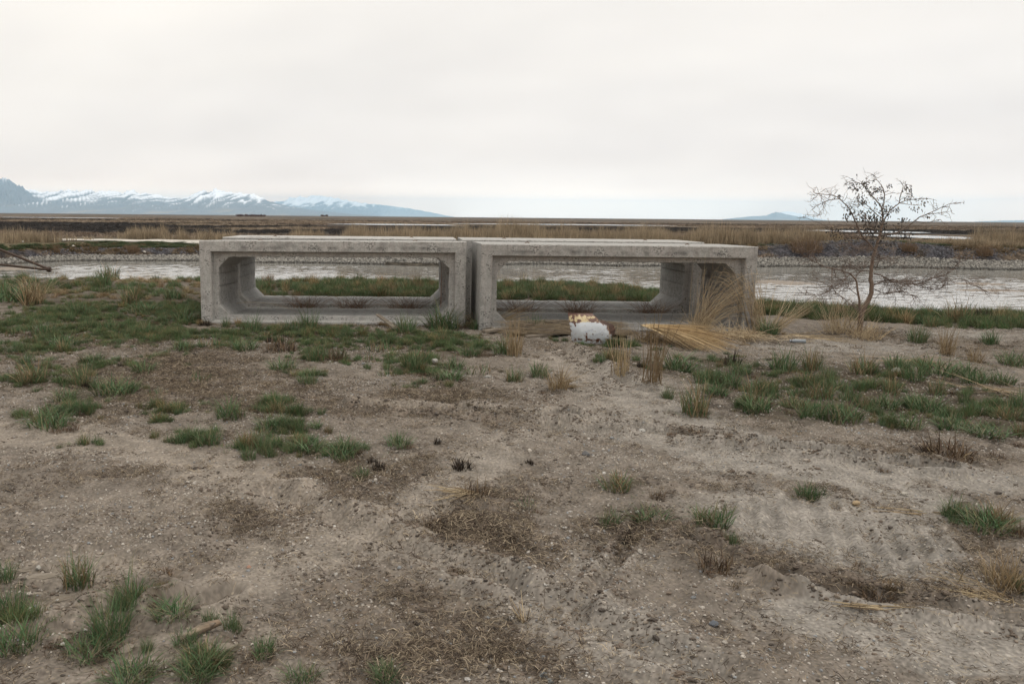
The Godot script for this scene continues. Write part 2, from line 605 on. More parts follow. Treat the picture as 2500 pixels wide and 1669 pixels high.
func disc(mask: PackedFloat32Array, p: Vector3, r: float, s: float) -> void:
	for j in range(maxi(0, int((-p.z - r * 1.8 - MD0) / CELL)), mini(MH, int((-p.z + r * 1.8 - MD0) / CELL) + 2)):
		for i in range(maxi(0, int((p.x - r * 1.8 - MX0) / CELL)), mini(MW, int((p.x + r * 1.8 - MX0) / CELL) + 2)):
			var e := Vector2(MX0 + i * CELL - p.x, MD0 + j * CELL + p.z).length_squared() / (r * r)
			mask[j * MW + i] = clampf(mask[j * MW + i] + s * exp(-e), -0.5, 1.3)


func curve_at(list: Array, x: float) -> float:
	if x <= list[0][0]:
		return list[0][1]
	for i in range(1, list.size()):
		if x <= list[i][0]:
			return lerpf(list[i - 1][1], list[i][1], smoothstep(0, 1, (x - list[i - 1][0]) / (list[i][0] - list[i - 1][0])))
	return list[-1][1]


func near_edge(x: float) -> float:                          # where the near bank begins to fall to the water
	return curve_at([[-30, 21.5], [-8, 20.2], [4.0, 19.8], [6.8, 15.4], [9.6, 13.9], [14, 12.8], [30, 10.5]], x)


func far_edge(x: float) -> float:                           # the far waterline
	return 49.0 - 8.5 * smoothstep(-20.5, -26.0, x) - 2.4 * exp(-pow((x - 1.2) / 3.0, 2.0)) + 0.5 * sin(x * 0.31) + 0.3 * sin(x * 0.83 + 1.0)


func gh(x: float, d: float, fine := true) -> float:
	if d > 34.0:
		return far_height(x, d)
	var y := 0.035 * noise_a.get_noise_2d(x, d)
	var t := (d - near_edge(x)) / 2.6
	if t > 0.0:
		y -= 1.9 * smoothstep(0.0, 1.35, t)
	if not fine or d > 21.0 or d < 0.5:
		return y
	var green := sample(mask_green, x, d)
	var litter := sample(mask_litter, x, d)
	var pale := sample(mask_pale, x, d)
	y += 0.030 * noise_b.get_noise_2d(x, d) * (1.0 - 0.4 * pale + 0.5 * litter)
	y += 0.03 * maxf(green, 0.0) * (0.5 + noise_b.get_noise_2d(x * 0.7 + 40.0, d * 0.7))
	if d < 12.0:
		y += 0.007 * noise_c.get_noise_2d(x, d) * (0.6 + litter)
		var p := Vector2(x, d)
		for r in ruts:
			var ab: Vector2 = r[1] - r[0]
			var s := clampf((p - r[0]).dot(ab) / ab.length_squared(), 0, 1)
			var away: float = p.distance_to(r[0] + ab * s) / r[3]
			if away < 2.5:
				y += 2.1 * r[2] * (0.75 * exp(-pow(away - 1.35, 2.0) * 3.0) - exp(-away * away * 1.6)) * (0.75 + 0.5 * noise_b.get_noise_2d(x * 0.8, d * 0.8))
		if d < 4.9 and x > 1.3 and x < 3.3:                    # tread of a tyre pressed into the silt
			var m := exp(-pow((x - 2.25) / 0.75, 4.0) - pow((d - 4.05) / 0.65, 4.0))
			y += 0.021 * m * sin((x * 0.93 - d * 0.36) * TAU / 0.115) * (0.6 + noise_a.get_noise_2d(x * 3.0, d * 3.0))
		if d < 4.6 and x < -1.0:                               # crusted mud pushed up in ridges
			var m2 := exp(-pow((x + 1.75) / 0.5, 2.0) - pow((d - 3.62) / 0.42, 2.0))
			var q := (d * 0.95 - x * 0.42) * TAU / 0.17 + 2.0 * noise_b.get_noise_2d(x * 0.8, d * 0.8)
			y += 0.035 * m2 * (absf(sin(q * 0.5)) - 0.6) * (1.0 + noise_b.get_noise_2d(x * 1.6, d * 1.6))
	return y


func far_height(x: float, d: float) -> float:
	var s := d - far_edge(x)
	var y := -2.0
	if d < 60.0:
		var top := lerpf(-0.44, -0.2, smoothstep(-8.0, -2.0, x)) + 0.42 * exp(-pow((x - 29.0) / 4.5, 2.0)) + 0.18 * smoothstep(12.0, 20.0, x)
		y = lerpf(-2.0, -1.2, smoothstep(-4.0, 0.0, s)) if s < 0.0 else lerpf(-1.2, top, smoothstep(-0.35, 2.9, s) * 1.0) if s < 2.9 else lerpf(top, -0.2, smoothstep(3.0, 4.6 if top < -0.2 else 7.0, s))
		y = maxf(y, -1.2) if s >= 0.0 else y
	else:
		y = -0.2
	if s > 0.5:
		y += 0.06 * noise_a.get_noise_2d(x * 0.8, d * 0.8) * smoothstep(0.5, 3.0, s)
	if d > 60.0:
		y += 0.07 * noise_a.get_noise_2d(x * 0.05, d * 0.05) * smoothstep(60, 90, d)
	return y


func ground_color(x: float, d: float) -> Color:
	var g := sample(mask_green, x, d)
	var p := sample(mask_pale, x, d)
	var l := sample(mask_litter, x, d)
	var k := sample(mask_dark, x, d)
	var na := noise_a.get_noise_2d(x * 2.1 + 30.0, d * 2.1)
	var nb := noise_b.get_noise_2d(x * 1.4 - 20.0, d * 1.4)
	var nc := noise_c.get_noise_2d(x * 0.9 + 7.0, d * 0.9)
	var soil := Color(0.226, 0.200, 0.174)
	var pale := Color(0.305, 0.272, 0.236)
	var grey := Color(0.318, 0.300, 0.276)
	var litter := Color(0.158, 0.128, 0.102)
	var dark := Color(0.062, 0.051, 0.042)
	var c := soil.lerp(pale.lerp(grey, smoothstep(0.0, 3.0, x - 0.3 * d + 2.2)), smoothstep(0.05, 0.75, 1.25 * p + 0.35 * na + 0.3 * nb))
	c = c.lerp(litter, 0.62 * smoothstep(0.28, 0.9, 1.1 * l - 0.35 * p + 0.35 * nb + 0.75 * nc + 0.15 * na))
	c = c.lerp(dark, 0.85 * smoothstep(0.30, 0.9, k + 0.6 * nb + 0.25 * nc))
	c = c.lerp(Color(0.098, 0.082, 0.062), 0.85 * smoothstep(0.15, 0.75, g + 0.45 * nb + 0.3 * nc))
	c *= 1.0 + 0.22 * nc + 0.08 * na
	c.a = 1.0
	return c


func build_ground() -> void:
	var ds := PackedFloat32Array()
	var d := -9.0
	while d < 35.01:
		ds.append(d)
		if d < 1.8:
			d += 0.9 if d < 0.9 else 0.1
		elif d < 21.5:
			d += maxf(0.0095, 0.0043 * d)
		else:
			d += 0.4
	var us := PackedFloat32Array()
	for i in 30:
		us.append(-1.0 - pow(1.0 - i / 30.0, 2.0) * 5.0)
	for i in 701:
		us.append(-1.0 + i / 350.0)
	for i in 30:
		us.append(1.0 + pow((i + 1) / 30.0, 2.0) * 5.0)
	var pos := PackedVector3Array()
	var col := PackedColorArray()
	pos.resize(ds.size() * us.size())
	col.resize(pos.size())
	var k := 0
	for e in ds:
		var g := maxf(e, 1.8)
		var mid := 0.115 * g
		var half := 0.66 * g + 0.55
		for u in us:
			var x := mid + half * u
			pos[k] = Vector3(x, gh(x, e), -e)
			col[k] = ground_color(x, e)
			k += 1
	struct("ground", grid_mesh(pos, col, ds.size(), us.size()), M.ground, "trampled grey brown dirt with pebbles, straw litter and patches of grass in front of the culverts").set_meta("category", "ground")


func far_color(x: float, d: float) -> Color:
	var s := d - far_edge(x)
	var n1 := noise_a.get_noise_2d(x * 0.9, d * 0.9)
	var n2 := noise_b.get_noise_2d(x * 0.35, d * 0.35)
	if s < 0.4:
		return Color(0.085, 0.072, 0.055)
	if d < 62.0:
		if s < 1.0:
			return Color(0.06, 0.053, 0.046)
		if s < 2.6:
			return Color(0.125, 0.095, 0.07).lerp(Color(0.075, 0.072, 0.08), smoothstep(-0.1, 0.4, n1 + 0.4 * exp(-pow((x - 28.0) / 6.0, 2.0)))) * (1.0 + 0.3 * n2)
		return Color(0.15, 0.12, 0.075) * (1.0 + 0.4 * n2)
	var w := noise_a.get_noise_2d(x * 0.022 + 3.0, d * 0.030)
	var w2 := noise_a.get_noise_2d(x * 0.09, d * 0.11)
	var tan_ := Color(0.30, 0.245, 0.185)
	var brown := Color(0.165, 0.127, 0.096)
	var burnt := Color(0.040, 0.035, 0.032)
	var b := 0.0
	b += 0.9 * smoothstep(72, 80, d) * smoothstep(185, 140, d) * smoothstep(10.0, -14.0, x - 0.12 * d)
	b += 0.85 * smoothstep(108, 122, d) * smoothstep(172, 160, d) * smoothstep(-8.0, 12.0, x)
	b += 0.25 * smoothstep(180, 260, d)
	var c := brown.lerp(tan_, smoothstep(-0.25, 0.35, w2 + 0.5 * w))
	c = c.lerp(burnt, smoothstep(0.25, 0.65, b + 0.75 * w + 0.35 * w2))
	for p in TAN_PATCHES:                                   # unburnt islands of flattened reed
		var e := Vector2((x - p[0]) / p[2], (d - p[1]) / p[3]).length() + 0.5 * w2
		c = c.lerp(Color(0.30, 0.245, 0.18), 0.9 * smoothstep(1.1, 0.75, e))
	c *= 1.0 + 0.35 * n2 * smoothstep(400, 100, d)
	c.a = 1.0
	return c


const TAN_PATCHES := [[-19.5, 111.0, 6.5, 14.0], [-34.0, 152.0, 14.0, 14.0], [-66.0, 205.0, 40.0, 20.0], [-20.0, 240.0, 26.0, 26.0], [8.0, 205.0, 22.0, 12.0], [-90.0, 130.0, 10.0, 6.0]]


func build_far_side() -> void:
	var ds := PackedFloat32Array()
	var d := 35.0
	while d < 9000.0:
		ds.append(d)
		d += 0.22 if d < 60.0 else 0.013 * d
	var pos := PackedVector3Array()
	var col := PackedColorArray()
	var cols := 520
	pos.resize(ds.size() * cols)
	col.resize(pos.size())
	var k := 0
	for e in ds:
		for i in cols:
			var u := i / (cols - 1.0) * 2.0 - 1.0
			var x := 0.115 * e + (0.80 * e + 4.0) * (u + 1.3 * signf(u) * pow(maxf(absf(u) - 0.85, 0.0) / 0.15, 2.0))
			pos[k] = Vector3(x, far_height(x, e), -e)
			col[k] = far_color(x, e)
			k += 1
	struct("marsh", grid_mesh(pos, col, ds.size(), cols), M.marsh, "wide flat marsh of burnt black and tan reed stubble beyond the canal").set_meta("category", "marsh")
	# the gravel road along the top of the far bank, on the left
	var rp := PackedVector3Array()
	var rc := PackedColorArray()
	for j in 14:
		var dd := 53.6 + j * 0.30
		for i in 240:
			var x := -90.0 + i * 0.42
			var edge := 0.25 * sin(x * 0.2) + 0.2 * noise_a.get_noise_2d(x * 0.6, j * 0.5)
			rp.append(Vector3(x, far_height(x, dd + edge) + 0.06, -dd - edge))
			var g := 0.40 + 0.10 * noise_b.get_noise_2d(x * 0.5, dd * 0.5) - (0.07 if j == 6 or j == 7 else 0.0)
			rc.append(Color(g, g * 0.93, g * 0.83))
	struct("gravel_road", grid_mesh(rp, rc, 14, 240), M.stone, "pale gravel road along the top of the far bank, left of the culverts").set_meta("category", "road")
	# shallow ponds in the marsh
	var ponds := [[2005, 2230, 562.5, 567.5, "long pale pond behind the small tree"], [2215, 2455, 574.5, 587.0, "wide pale pond at the right edge of the marsh"], [1805, 1850, 575.5, 580.0, "tiny pale pond among the reeds left of the small tree"],
		[1120, 1640, 547.0, 549.2, "thin strip of pale water in the marsh above the right culvert"], [0, 300, 530.6, 531.8, "thin strip of pale water far out on the left of the marsh"], [820, 1120, 546.5, 549.5, "narrow strip of pale water far behind the left culvert"], [1900, 1990, 570.0, 572.5, "short strip of pale water just left of the long pond"]]
	for p in ponds:
		struct("pond", pond_mesh(p[0], p[1], p[2], p[3]), M.pond, p[4]).set_meta("category", "pond")


var pond_spots := []         # where not to grow stubble: middle, half width, near and far shore


func pond_mesh(x0: float, x1: float, y0: float, y1: float) -> ArrayMesh:
	var roll := 0.0092 * ((x0 + x1) * 0.5 - 1250.0)
	var a := gp(x0, (y0 + y1) * 0.5 - roll + 0.0092 * (x0 - 1250), -0.05)
	var b := gp(x1, (y0 + y1) * 0.5 - roll + 0.0092 * (x1 - 1250), -0.05)
	var dn := -gp((x0 + x1) * 0.5, y1, -0.05).z
	var df := -gp((x0 + x1) * 0.5, y0, -0.05).z
	pond_spots.append([(a.x + b.x) * 0.5, (b.x - a.x) * 0.5, dn, df])
	var s := Soup.new()
	var c := Vector3((a.x + b.x) * 0.5, 0.0, -(dn + df) * 0.5)
	var half := (b.x - a.x) * 0.5
	var rim := PackedVector3Array()
	for i in 72:
		var q := TAU * i / 72
		var wob := 1.0 + 0.35 * noise_a.get_noise_2d(cos(q) * 3.0 + x0, sin(q) * 3.0)
		rim.append(c + Vector3(cos(q) * half * wob, -0.04, sin(q) * (df - dn) * 0.5 * wob))
	for i in 72:
		s.tri(c + Vector3(0, -0.04, 0), rim[i], rim[(i + 1) % 72])
	return s.mesh()


func build_water() -> void:
	var xs := PackedFloat32Array([-160.0, -60.0])
	for i in 380:
		xs.append(-34.0 + i * 0.2)
	xs.append_array([70.0, 160.0])
	var ds := PackedFloat32Array([6.0, 11.0])
	for j in 400:
		ds.append(12.0 + j * 0.1)
	ds.append_array([54.0, 58.0])
	var wn := FastNoiseLite.new()
	wn.seed = 88
	wn.frequency = 1.0
	wn.fractal_octaves = 3
	var pos := PackedVector3Array()
	var col := PackedColorArray()
	for d in ds:
		for x in xs:
			var gust := 0.55 + 0.9 * clampf(0.5 + 1.2 * noise_a.get_noise_2d(x * 0.14, d * 0.3), 0.0, 1.0)
			var y := 0.019 * gust * wn.get_noise_2d(x * 0.75, d * 1.5) + 0.007 * gust * wn.get_noise_2d(x * 1.9 + 50.0, d * 3.1)
			pos.append(Vector3(x, -1.2 + (y if x > -40 and x < 50 else 0.0), -d))
			col.append(Color.WHITE)
	struct("canal_water", grid_mesh(pos, col, ds.size(), xs.size(), 0.5), M.water, "wide canal of rippled grey water behind the culverts").set_meta("category", "water")
	# low bars of wet brown silt that just break the surface
	for b in [[1915, 690, 75, 5.0, "brown silt bar in the canal just right of the right culvert"], [1890, 687, 40, 3.0, "small brown silt bar beside the longer one, right of the right culvert"], [2390, 693, 70, 3.0, "low brown silt bar in the canal near the right edge"], [2420, 709, 90, 2.5, "nearest low silt bar in the canal at the right edge"], [40, 655, 70, 4.0, "mud spit where the canal narrows at the left edge"]]:
		var c := gp(b[0], b[1], -1.2)
		var wx: float = b[2] / F * -c.z
		var wd: float = absf(gp(b[0], b[1] - b[3], -1.2).z - gp(b[0], b[1] + b[3], -1.2).z) * 0.5
		pos = PackedVector3Array()
		col = PackedColorArray()
		for j in 15:
			for i in 31:
				var u := i / 15.0 - 1.0
				var w := j / 7.0 - 1.0
				var hgt := 0.06 * (1.0 - u * u - w * w) + 0.05 * noise_b.get_noise_2d(u * 2.0 + b[0], w * 1.2)
				pos.append(Vector3(c.x + u * wx, -1.215 + hgt, c.z - w * wd))
				col.append(Color(0.125, 0.085, 0.048) * (1.0 + 0.3 * noise_b.get_noise_2d(u * 4.0, w * 3.0)))
		var o := struct("silt_bar", grid_mesh(pos, col, 15, 31), M.mud, b[4])
		o.set_meta("category", "mud")


# ---------------------------------------------------------------- mountains

func mountain(called: String, profile: Array, dist: float, deep: float, snow: float, sd: int, label: String, rough := 1.0) -> void:
	# profile: the crest as pixels of the photograph; the slopes come forward from it with spurs and gullies
	var cols := 420
	var rows := 44
	var pos := PackedVector3Array()
	var col := PackedColorArray()
	var x0: float = profile[0][0]
	var x1: float = profile[-1][0]
	var crest := PackedFloat32Array()
	var xs := PackedFloat32Array()
	for i in cols:
		var px := lerpf(x0, x1, i / (cols - 1.0))
		var py := profile[-1][1] as float
		for q in range(1, profile.size()):
			if px <= profile[q][0]:
				py = lerpf(profile[q - 1][1], profile[q][1], (px - profile[q - 1][0]) / (profile[q][0] - profile[q - 1][0]))
				break
		var p := at(px, py, dist)
		xs.append(p.x / dist)
		crest.append(maxf(p.y, -5.0))
	for j in rows:
		var v := j / (rows - 9.0)                              # 0 at the foot, 1 at the crest, beyond: the far side
		for i in cols:
			var d := dist + (v - 1.0) * deep
			var x := xs[i] * d
			var top := crest[i]
			var wander := noise_r.get_noise_2d(x / (0.16 * deep) + sd * 7.0 + 0.35 * noise_a.get_noise_2d(x / 900.0, v * 2.0), v * 0.7 + sd)
			var small := noise_r.get_noise_2d(x / (0.05 * deep) + sd * 3.0, v * 1.6)
			var y: float
			if v <= 1.0:
				y = top * (pow(v, 1.25) * (1.0 - 0.9 * (1.0 - v)) + 0.22 * v * (1.0 - v)) 
				y += top * v * (1.0 - v) * rough * (0.85 * wander + 0.35 * small)
				y += top * 0.10 * small * smoothstep(0.75, 1.0, v) * rough
			else:
				y = top * (1.0 - (v - 1.0) * 2.5)
			pos.append(Vector3(x, y - 4.0, -d))
			var rock := Color(0.21, 0.225, 0.24).lerp(Color(0.30, 0.275, 0.24), smoothstep(0.2, -0.3, wander) * smoothstep(0.6, 0.2, v))
			var white := smoothstep(-0.20, 0.20, (y - snow) / 320.0 + 0.85 * small + 0.25 * wander + 0.02)
			col.append(rock.lerp(Color(0.86, 0.88, 0.92), white if snow > 0.0 else 0.0))
	struct(called, grid_mesh(pos, col, rows, cols), M.mountain, label).set_meta("category", "mountain")


func build_mountains() -> void:
	mountain("mountain_range", [[-260, 468], [-100, 462], [20, 466], [64, 462.6], [79, 463.6], [102, 471], [117, 468], [136, 469], [149, 466], [162, 463.6], [177, 466], [192, 467], [211, 465], [232, 467], [255, 468], [277, 468], [289, 471], [300, 472], [315, 465.8], [326, 465], [341, 473], [353, 472], [379, 475], [394, 479.6], [415, 484], [443, 483.4], [460, 481.7], [479, 473], [487, 467], [495, 466], [501, 466.5], [508, 468], [514, 467], [523, 461.5], [528, 464], [535, 463.5], [556, 468], [582, 471.5], [597, 475], [607, 473.6], [620, 476], [637, 483], [652, 488.5], [673, 494], [700, 502], [760, 512], [860, 522], [930, 527]],
		15000.0, 5200.0, 400.0, 1, "long mountain range with snow on its crest, behind the left culvert")
	mountain("mountain", [[-520, 470], [-380, 440], [-250, 425], [-120, 424], [-40, 429], [0, 435], [13, 440], [23, 443], [43, 453], [64, 464], [85, 480], [106, 494], [128, 503], [160, 509], [220, 514], [300, 517], [380, 520.0], [420, 522.5]],
		14200.0, 3800.0, 820.0, 2, "dark steep mountain cut by the left edge, nearer than the snowy range", 1.5)
	mountain("mountain_range", [[560, 522], [600, 512], [640, 500], [673, 492.5], [695, 489.6], [710, 482], [722, 480.7], [740, 481.5], [765, 479], [784, 480], [812, 483], [844, 488.5], [876, 495], [908, 498], [940, 501], [1000, 509], [1050, 518], [1090, 526], [1120, 531]],
		30000.0, 9300.0, 500.0, 3, "farthest snowy range fading into the haze behind the middle of the marsh")
	mountain("hill", [[1760, 535.5], [1785, 532.4], [1833, 527.7], [1869, 526.5], [1896, 517.5], [1908, 520], [1922, 523], [1940, 527], [1958, 529], [1982, 533.6], [2010, 537]],
		19000.0, 3000.0, 0.0, 4, "small blue hill on the horizon left of the small tree")
	mountain("snowy_hill", [[1850, 533], [1880, 526], [1900, 519], [1918, 516.5], [1938, 517.5], [1955, 521.5], [1975, 526], [1995, 532], [2020, 536.5]],
		27000.0, 5000.0, 120.0, 5, "faint snow covered hill just behind the small blue hill")
	mountain("hill", [[2380, 540.5], [2417, 539.0], [2450, 537.8], [2488, 537.2], [2560, 536], [2700, 540]],
		19000.0, 3000.0, 0.0, 6, "low faint blue hill on the horizon at the right edge")


# ---------------------------------------------------------------- box culverts

const BW := 4.08           # outer width, height and length of one precast box
const BH := 1.41
const BL := 1.5
const WALL := 0.262
const SLAB := 0.25
const HAUNCH := 0.165


func culvert_side(side: int, r: RandomNumberGenerator) -> Array:
	# points of the opening along one side, clockwise seen from the front, and how each one moves out to a rectangle
	var iw := BW * 0.5 - WALL
	var y0 := SLAB
	var y1 := BH - SLAB
	var c := HAUNCH
	var pts := []          # [point, u] : u is where the point lies along the outer rectangle's side, -1 and -2 are its corners
	var hw := iw - c
	match side:
		0:
			pts = [[Vector2(-iw + c * 0.5, y0 + c * 0.5), "a"], [Vector2(-iw, y0 + c), "y"]]
			for g in [0.50, 0.83]:
				var gy: float = y0 + c + (y1 - y0 - 2.0 * c) * g
				pts += [[Vector2(-iw, gy - 0.008), "y"], [Vector2(-iw - 0.016, gy), "y"], [Vector2(-iw, gy + 0.008), "y"]]
			pts += [[Vector2(-iw, y1 - c), "y"], [Vector2(-iw + c * 0.5, y1 - c * 0.5), "b"]]
		1:
			pts = [[Vector2(-iw + c * 0.5, y1 - c * 0.5), "a"]]
			for i in 97:
				pts.append([Vector2(lerpf(-hw, hw, i / 96.0), y1), "x"])
			pts.append([Vector2(iw - c * 0.5, y1 - c * 0.5), "b"])
		2:
			pts = [[Vector2(iw - c * 0.5, y1 - c * 0.5), "a"], [Vector2(iw, y1 - c), "y"]]
			for g in [0.83, 0.46]:
				var gy: float = y0 + c + (y1 - y0 - 2.0 * c) * g
				pts += [[Vector2(iw, gy + 0.008), "y"], [Vector2(iw + 0.016, gy), "y"], [Vector2(iw, gy - 0.008), "y"]]
			pts += [[Vector2(iw, y0 + c), "y"], [Vector2(iw - c * 0.5, y0 + c * 0.5), "b"]]
		3:
			pts = [[Vector2(iw - c * 0.5, y0 + c * 0.5), "a"]]
			for i in 33:
				pts.append([Vector2(lerpf(hw, -hw, i / 32.0), y0), "x"])
			pts.append([Vector2(-iw + c * 0.5, y0 + c * 0.5), "b"])
	var out := []
	for p in pts:                                             # more points along the walls, for ragged edges
		if out.size() and (p[1] == "y" or p[1] == "x") and out[-1][1] == p[1] and out[-1][0].distance_to(p[0]) > 0.2:
			var q = out[-1]
			for k in range(1, 4):
				out.append([q[0].lerp(p[0], k / 4.0), p[1]])
		out.append(p)
	return out


func culvert_ring(side: int, pts: Array, t: float) -> PackedVector2Array:
	var a := BW * 0.5 - t
	var corners := [[Vector2(-a, t), Vector2(-a, BH - t)], [Vector2(-a, BH - t), Vector2(a, BH - t)], [Vector2(a, BH - t), Vector2(a, t)], [Vector2(a, t), Vector2(-a, t)]]
	var out := PackedVector2Array()
	for p in pts:
		if p[1] == "a":
			out.append(corners[side][0])
		elif p[1] == "b":
			out.append(corners[side][1])
		elif p[1] == "y":
			out.append(Vector2(corners[side][0].x, p[0].y))
		else:
			out.append(Vector2(p[0].x, corners[side][0].y))
	return out


func culvert_part(side: int, r: RandomNumberGenerator, shade: float) -> ArrayMesh:
	var pts := culvert_side(side, r)
	var inner := PackedVector2Array()
	for p in pts:
		inner.append(p[0])
	var c := Vector2(0, BH * 0.5)
	var loops := []        # [ring, z, roughness of the edge]
	loops.append([culvert_ring(side, pts, 0.0), -BL, 0.0])
	loops.append([culvert_ring(side, pts, 0.0), -BL * 0.5, 0.0])
	loops.append([culvert_ring(side, pts, 0.0), -0.014, 0.002])
	loops.append([culvert_ring(side, pts, 0.012), 0.0, 0.003])
	loops.append([culvert_ring(side, pts, 0.07), 0.0, 0.0])
	loops.append([culvert_ring(side, pts, 0.105), 0.0, 0.0])
	loops.append([culvert_ring(side, pts, 0.162), 0.0, 0.0])
	loops.append([culvert_ring(side, pts, 0.171), -0.007, 0.001])
	loops.append([culvert_ring(side, pts, 0.186), -0.118, 0.0])
	var lip := PackedVector2Array()
	for p in inner:
		lip.append(p + (p - c).normalized() * Vector2(1.0, 1.0) * 0.008)
	loops.append([lip, -0.12, 0.005])
	loops.append([inner, -0.134, 0.003])
	loops.append([inner, -BL * 0.5, 0.0])
	loops.append([inner, -BL + 0.01, 0.001])
	loops.append([lip, -BL, 0.002])
	loops.append([culvert_ring(side, pts, 0.0), -BL, 0.0])
	var s := Soup.new()
	var colors := []
	for l in loops.size():
		var rows := []
		for i in pts.size():
			var v := shade * (1.0 + r.randf_range(-0.03, 0.03))
			if l >= 3 and l <= 6:                             # patches of grime on the cast face
				v *= 1.0 - 0.20 * smoothstep(0.05, 0.5, noise_b.get_noise_2d(loops[l][0][i].x * 1.2 + shade * 70.0, loops[l][0][i].y * 1.2 + l))
			if l == 5 and side == 1:                          # grime in the rough cast band along the head beam
				v *= 1.0 - 0.5 * smoothstep(-0.15, 0.4, noise_b.get_noise_2d(loops[l][0][i].x * 2.3 + shade * 40.0, 3.0))
			rows.append(Color(v, v, v))
		colors.append(rows)
	for l in loops.size():
		var e: float = loops[l][2]
		if e > 0.0:
			for i in range(1, pts.size() - 1):
				loops[l][0][i] += Vector2(r.randf_range(-e, e), r.randf_range(-e, e))
				if l == 3 and r.randf() < 0.10:               # a chip broken off the arris
					loops[l][0][i] += (c - loops[l][0][i]).normalized() * r.randf_range(0.012, 0.035)
				elif (l == 9 or l == 10) and r.randf() < 0.22:
					loops[l][0][i] -= (c - loops[l][0][i]).normalized() * r.randf_range(0.004, 0.014)
	for l in loops.size() - 1:
		for i in pts.size() - 1:
			var a := Vector3(loops[l][0][i].x, loops[l][0][i].y, loops[l][1])
			var b := Vector3(loops[l][0][i + 1].x, loops[l][0][i + 1].y, loops[l][1])
			var g := Vector3(loops[l + 1][0][i + 1].x, loops[l + 1][0][i + 1].y, loops[l + 1][1])
			var h := Vector3(loops[l + 1][0][i].x, loops[l + 1][0][i].y, loops[l + 1][1])
			s.quad(a, b, g, h, Color.WHITE)
			var k := s.c.size()
			s.c[k - 6] = colors[l][i]
			s.c[k - 5] = colors[l][i + 1]
			s.c[k - 4] = colors[l + 1][i + 1]
			s.c[k - 3] = colors[l][i]
			s.c[k - 2] = colors[l + 1][i + 1]
			s.c[k - 1] = colors[l + 1][i]
	return s.mesh()


func make_culvert(px_left: float, px_right: float, y_top: float, d: float, tilt: Vector3, sd: int, shade: float, label: String) -> Node3D:
	var r := RandomNumberGenerator.new()
	r.seed = sd
	var mid := at((px_left + px_right) * 0.5, 590, d)
	var t := thing("box_culvert", label, "box culvert", Vector3(mid.x, y_top - BH, -d), 0.0, "precast concrete box culverts")
	t.rotation_degrees = tilt
	part("side_wall", culvert_part(0, r, shade), M.concrete, t)
	part("top_slab", culvert_part(1, r, shade), M.concrete, t)
	part("side_wall", culvert_part(2, r, shade), M.concrete, t)
	part("floor_slab", culvert_part(3, r, shade), M.concrete, t)
	return t


func build_culverts() -> void:
	var a := make_culvert(484.6, 1139.8, 1.272, 12.25, Vector3(-1.35, 0.0, 0.22), 1, 0.70, "front left concrete box culvert with a plank on its sill")
	var b := make_culvert(1173.8, 1856.5, 1.262, 11.78, Vector3(-0.4, 1.15, -0.12), 2, 0.60, "front right concrete box culvert with tall dry grass arching over its right end")
	var c := make_culvert(542.4, 1114.0, 1.266, 14.05, Vector3(0.0, 0.0, 0.0), 3, 0.72, "rear left concrete box culvert with a broken front corner on its top")
	var d := make_culvert(1126.0, 1721.0, 1.272, 13.55, Vector3(0.0, 0.0, -0.15), 4, 0.66, "rear right concrete box culvert, standing behind the one with tall dry grass")
	# the broken corner of the rear left box: a rough pale scar with a pin in it, and crumbs of concrete
	var s := Soup.new()
	var r := RandomNumberGenerator.new()
	r.seed = 9
	var rim := PackedVector3Array()
	for i in 15:
		rim.append(Vector3(-1.62 + i * 0.055, BH + 0.004 + r.randf() * 0.006, -0.03 - 0.11 * sin(PI * i / 14.0) + r.randf_range(-0.015, 0.015)))
	for i in 14:
		s.quad(rim[i], rim[i + 1], Vector3(rim[i + 1].x + 0.02, BH - 0.05 + r.randf_range(-0.02, 0.02), 0.006), Vector3(rim[i].x + 0.02, BH - 0.05 + r.randf_range(-0.02, 0.02), 0.006), Color(0.62, 0.61, 0.6) * r.randf_range(0.7, 1.1))
	part("broken_edge", s.mesh(), M.concrete, c)
	for k in 5:
		var crumb := part("concrete_crumb", rock_mesh(40 + k, 0.6), M.concrete, c)
		crumb.position = Vector3(-1.5 + 0.13 * k + r.randf_range(-0.05, 0.05), BH + 0.008, -0.10 - r.randf() * 0.2)
		crumb.scale = Vector3.ONE * r.randf_range(0.012, 0.03)
	# lifting eyes on the roofs
	for box in [a, b, c, d]:
		for sx in [-1.25, 1.25]:
			var e := Soup.new()
			var loop := PackedVector3Array()
			var rad := PackedFloat32Array()
			for i in 9:
				var q := PI * i / 8.0
				loop.append(Vector3(sx + 0.035 * cos(q), BH - 0.006 + 0.018 * sin(q), -0.75))
				rad.append(0.006)
			e.tube(loop, rad, 5, Color(0.12, 0.06, 0.035), Color(0.12, 0.06, 0.035))
			part("lifting_eye", e.mesh(), M.stone, box)


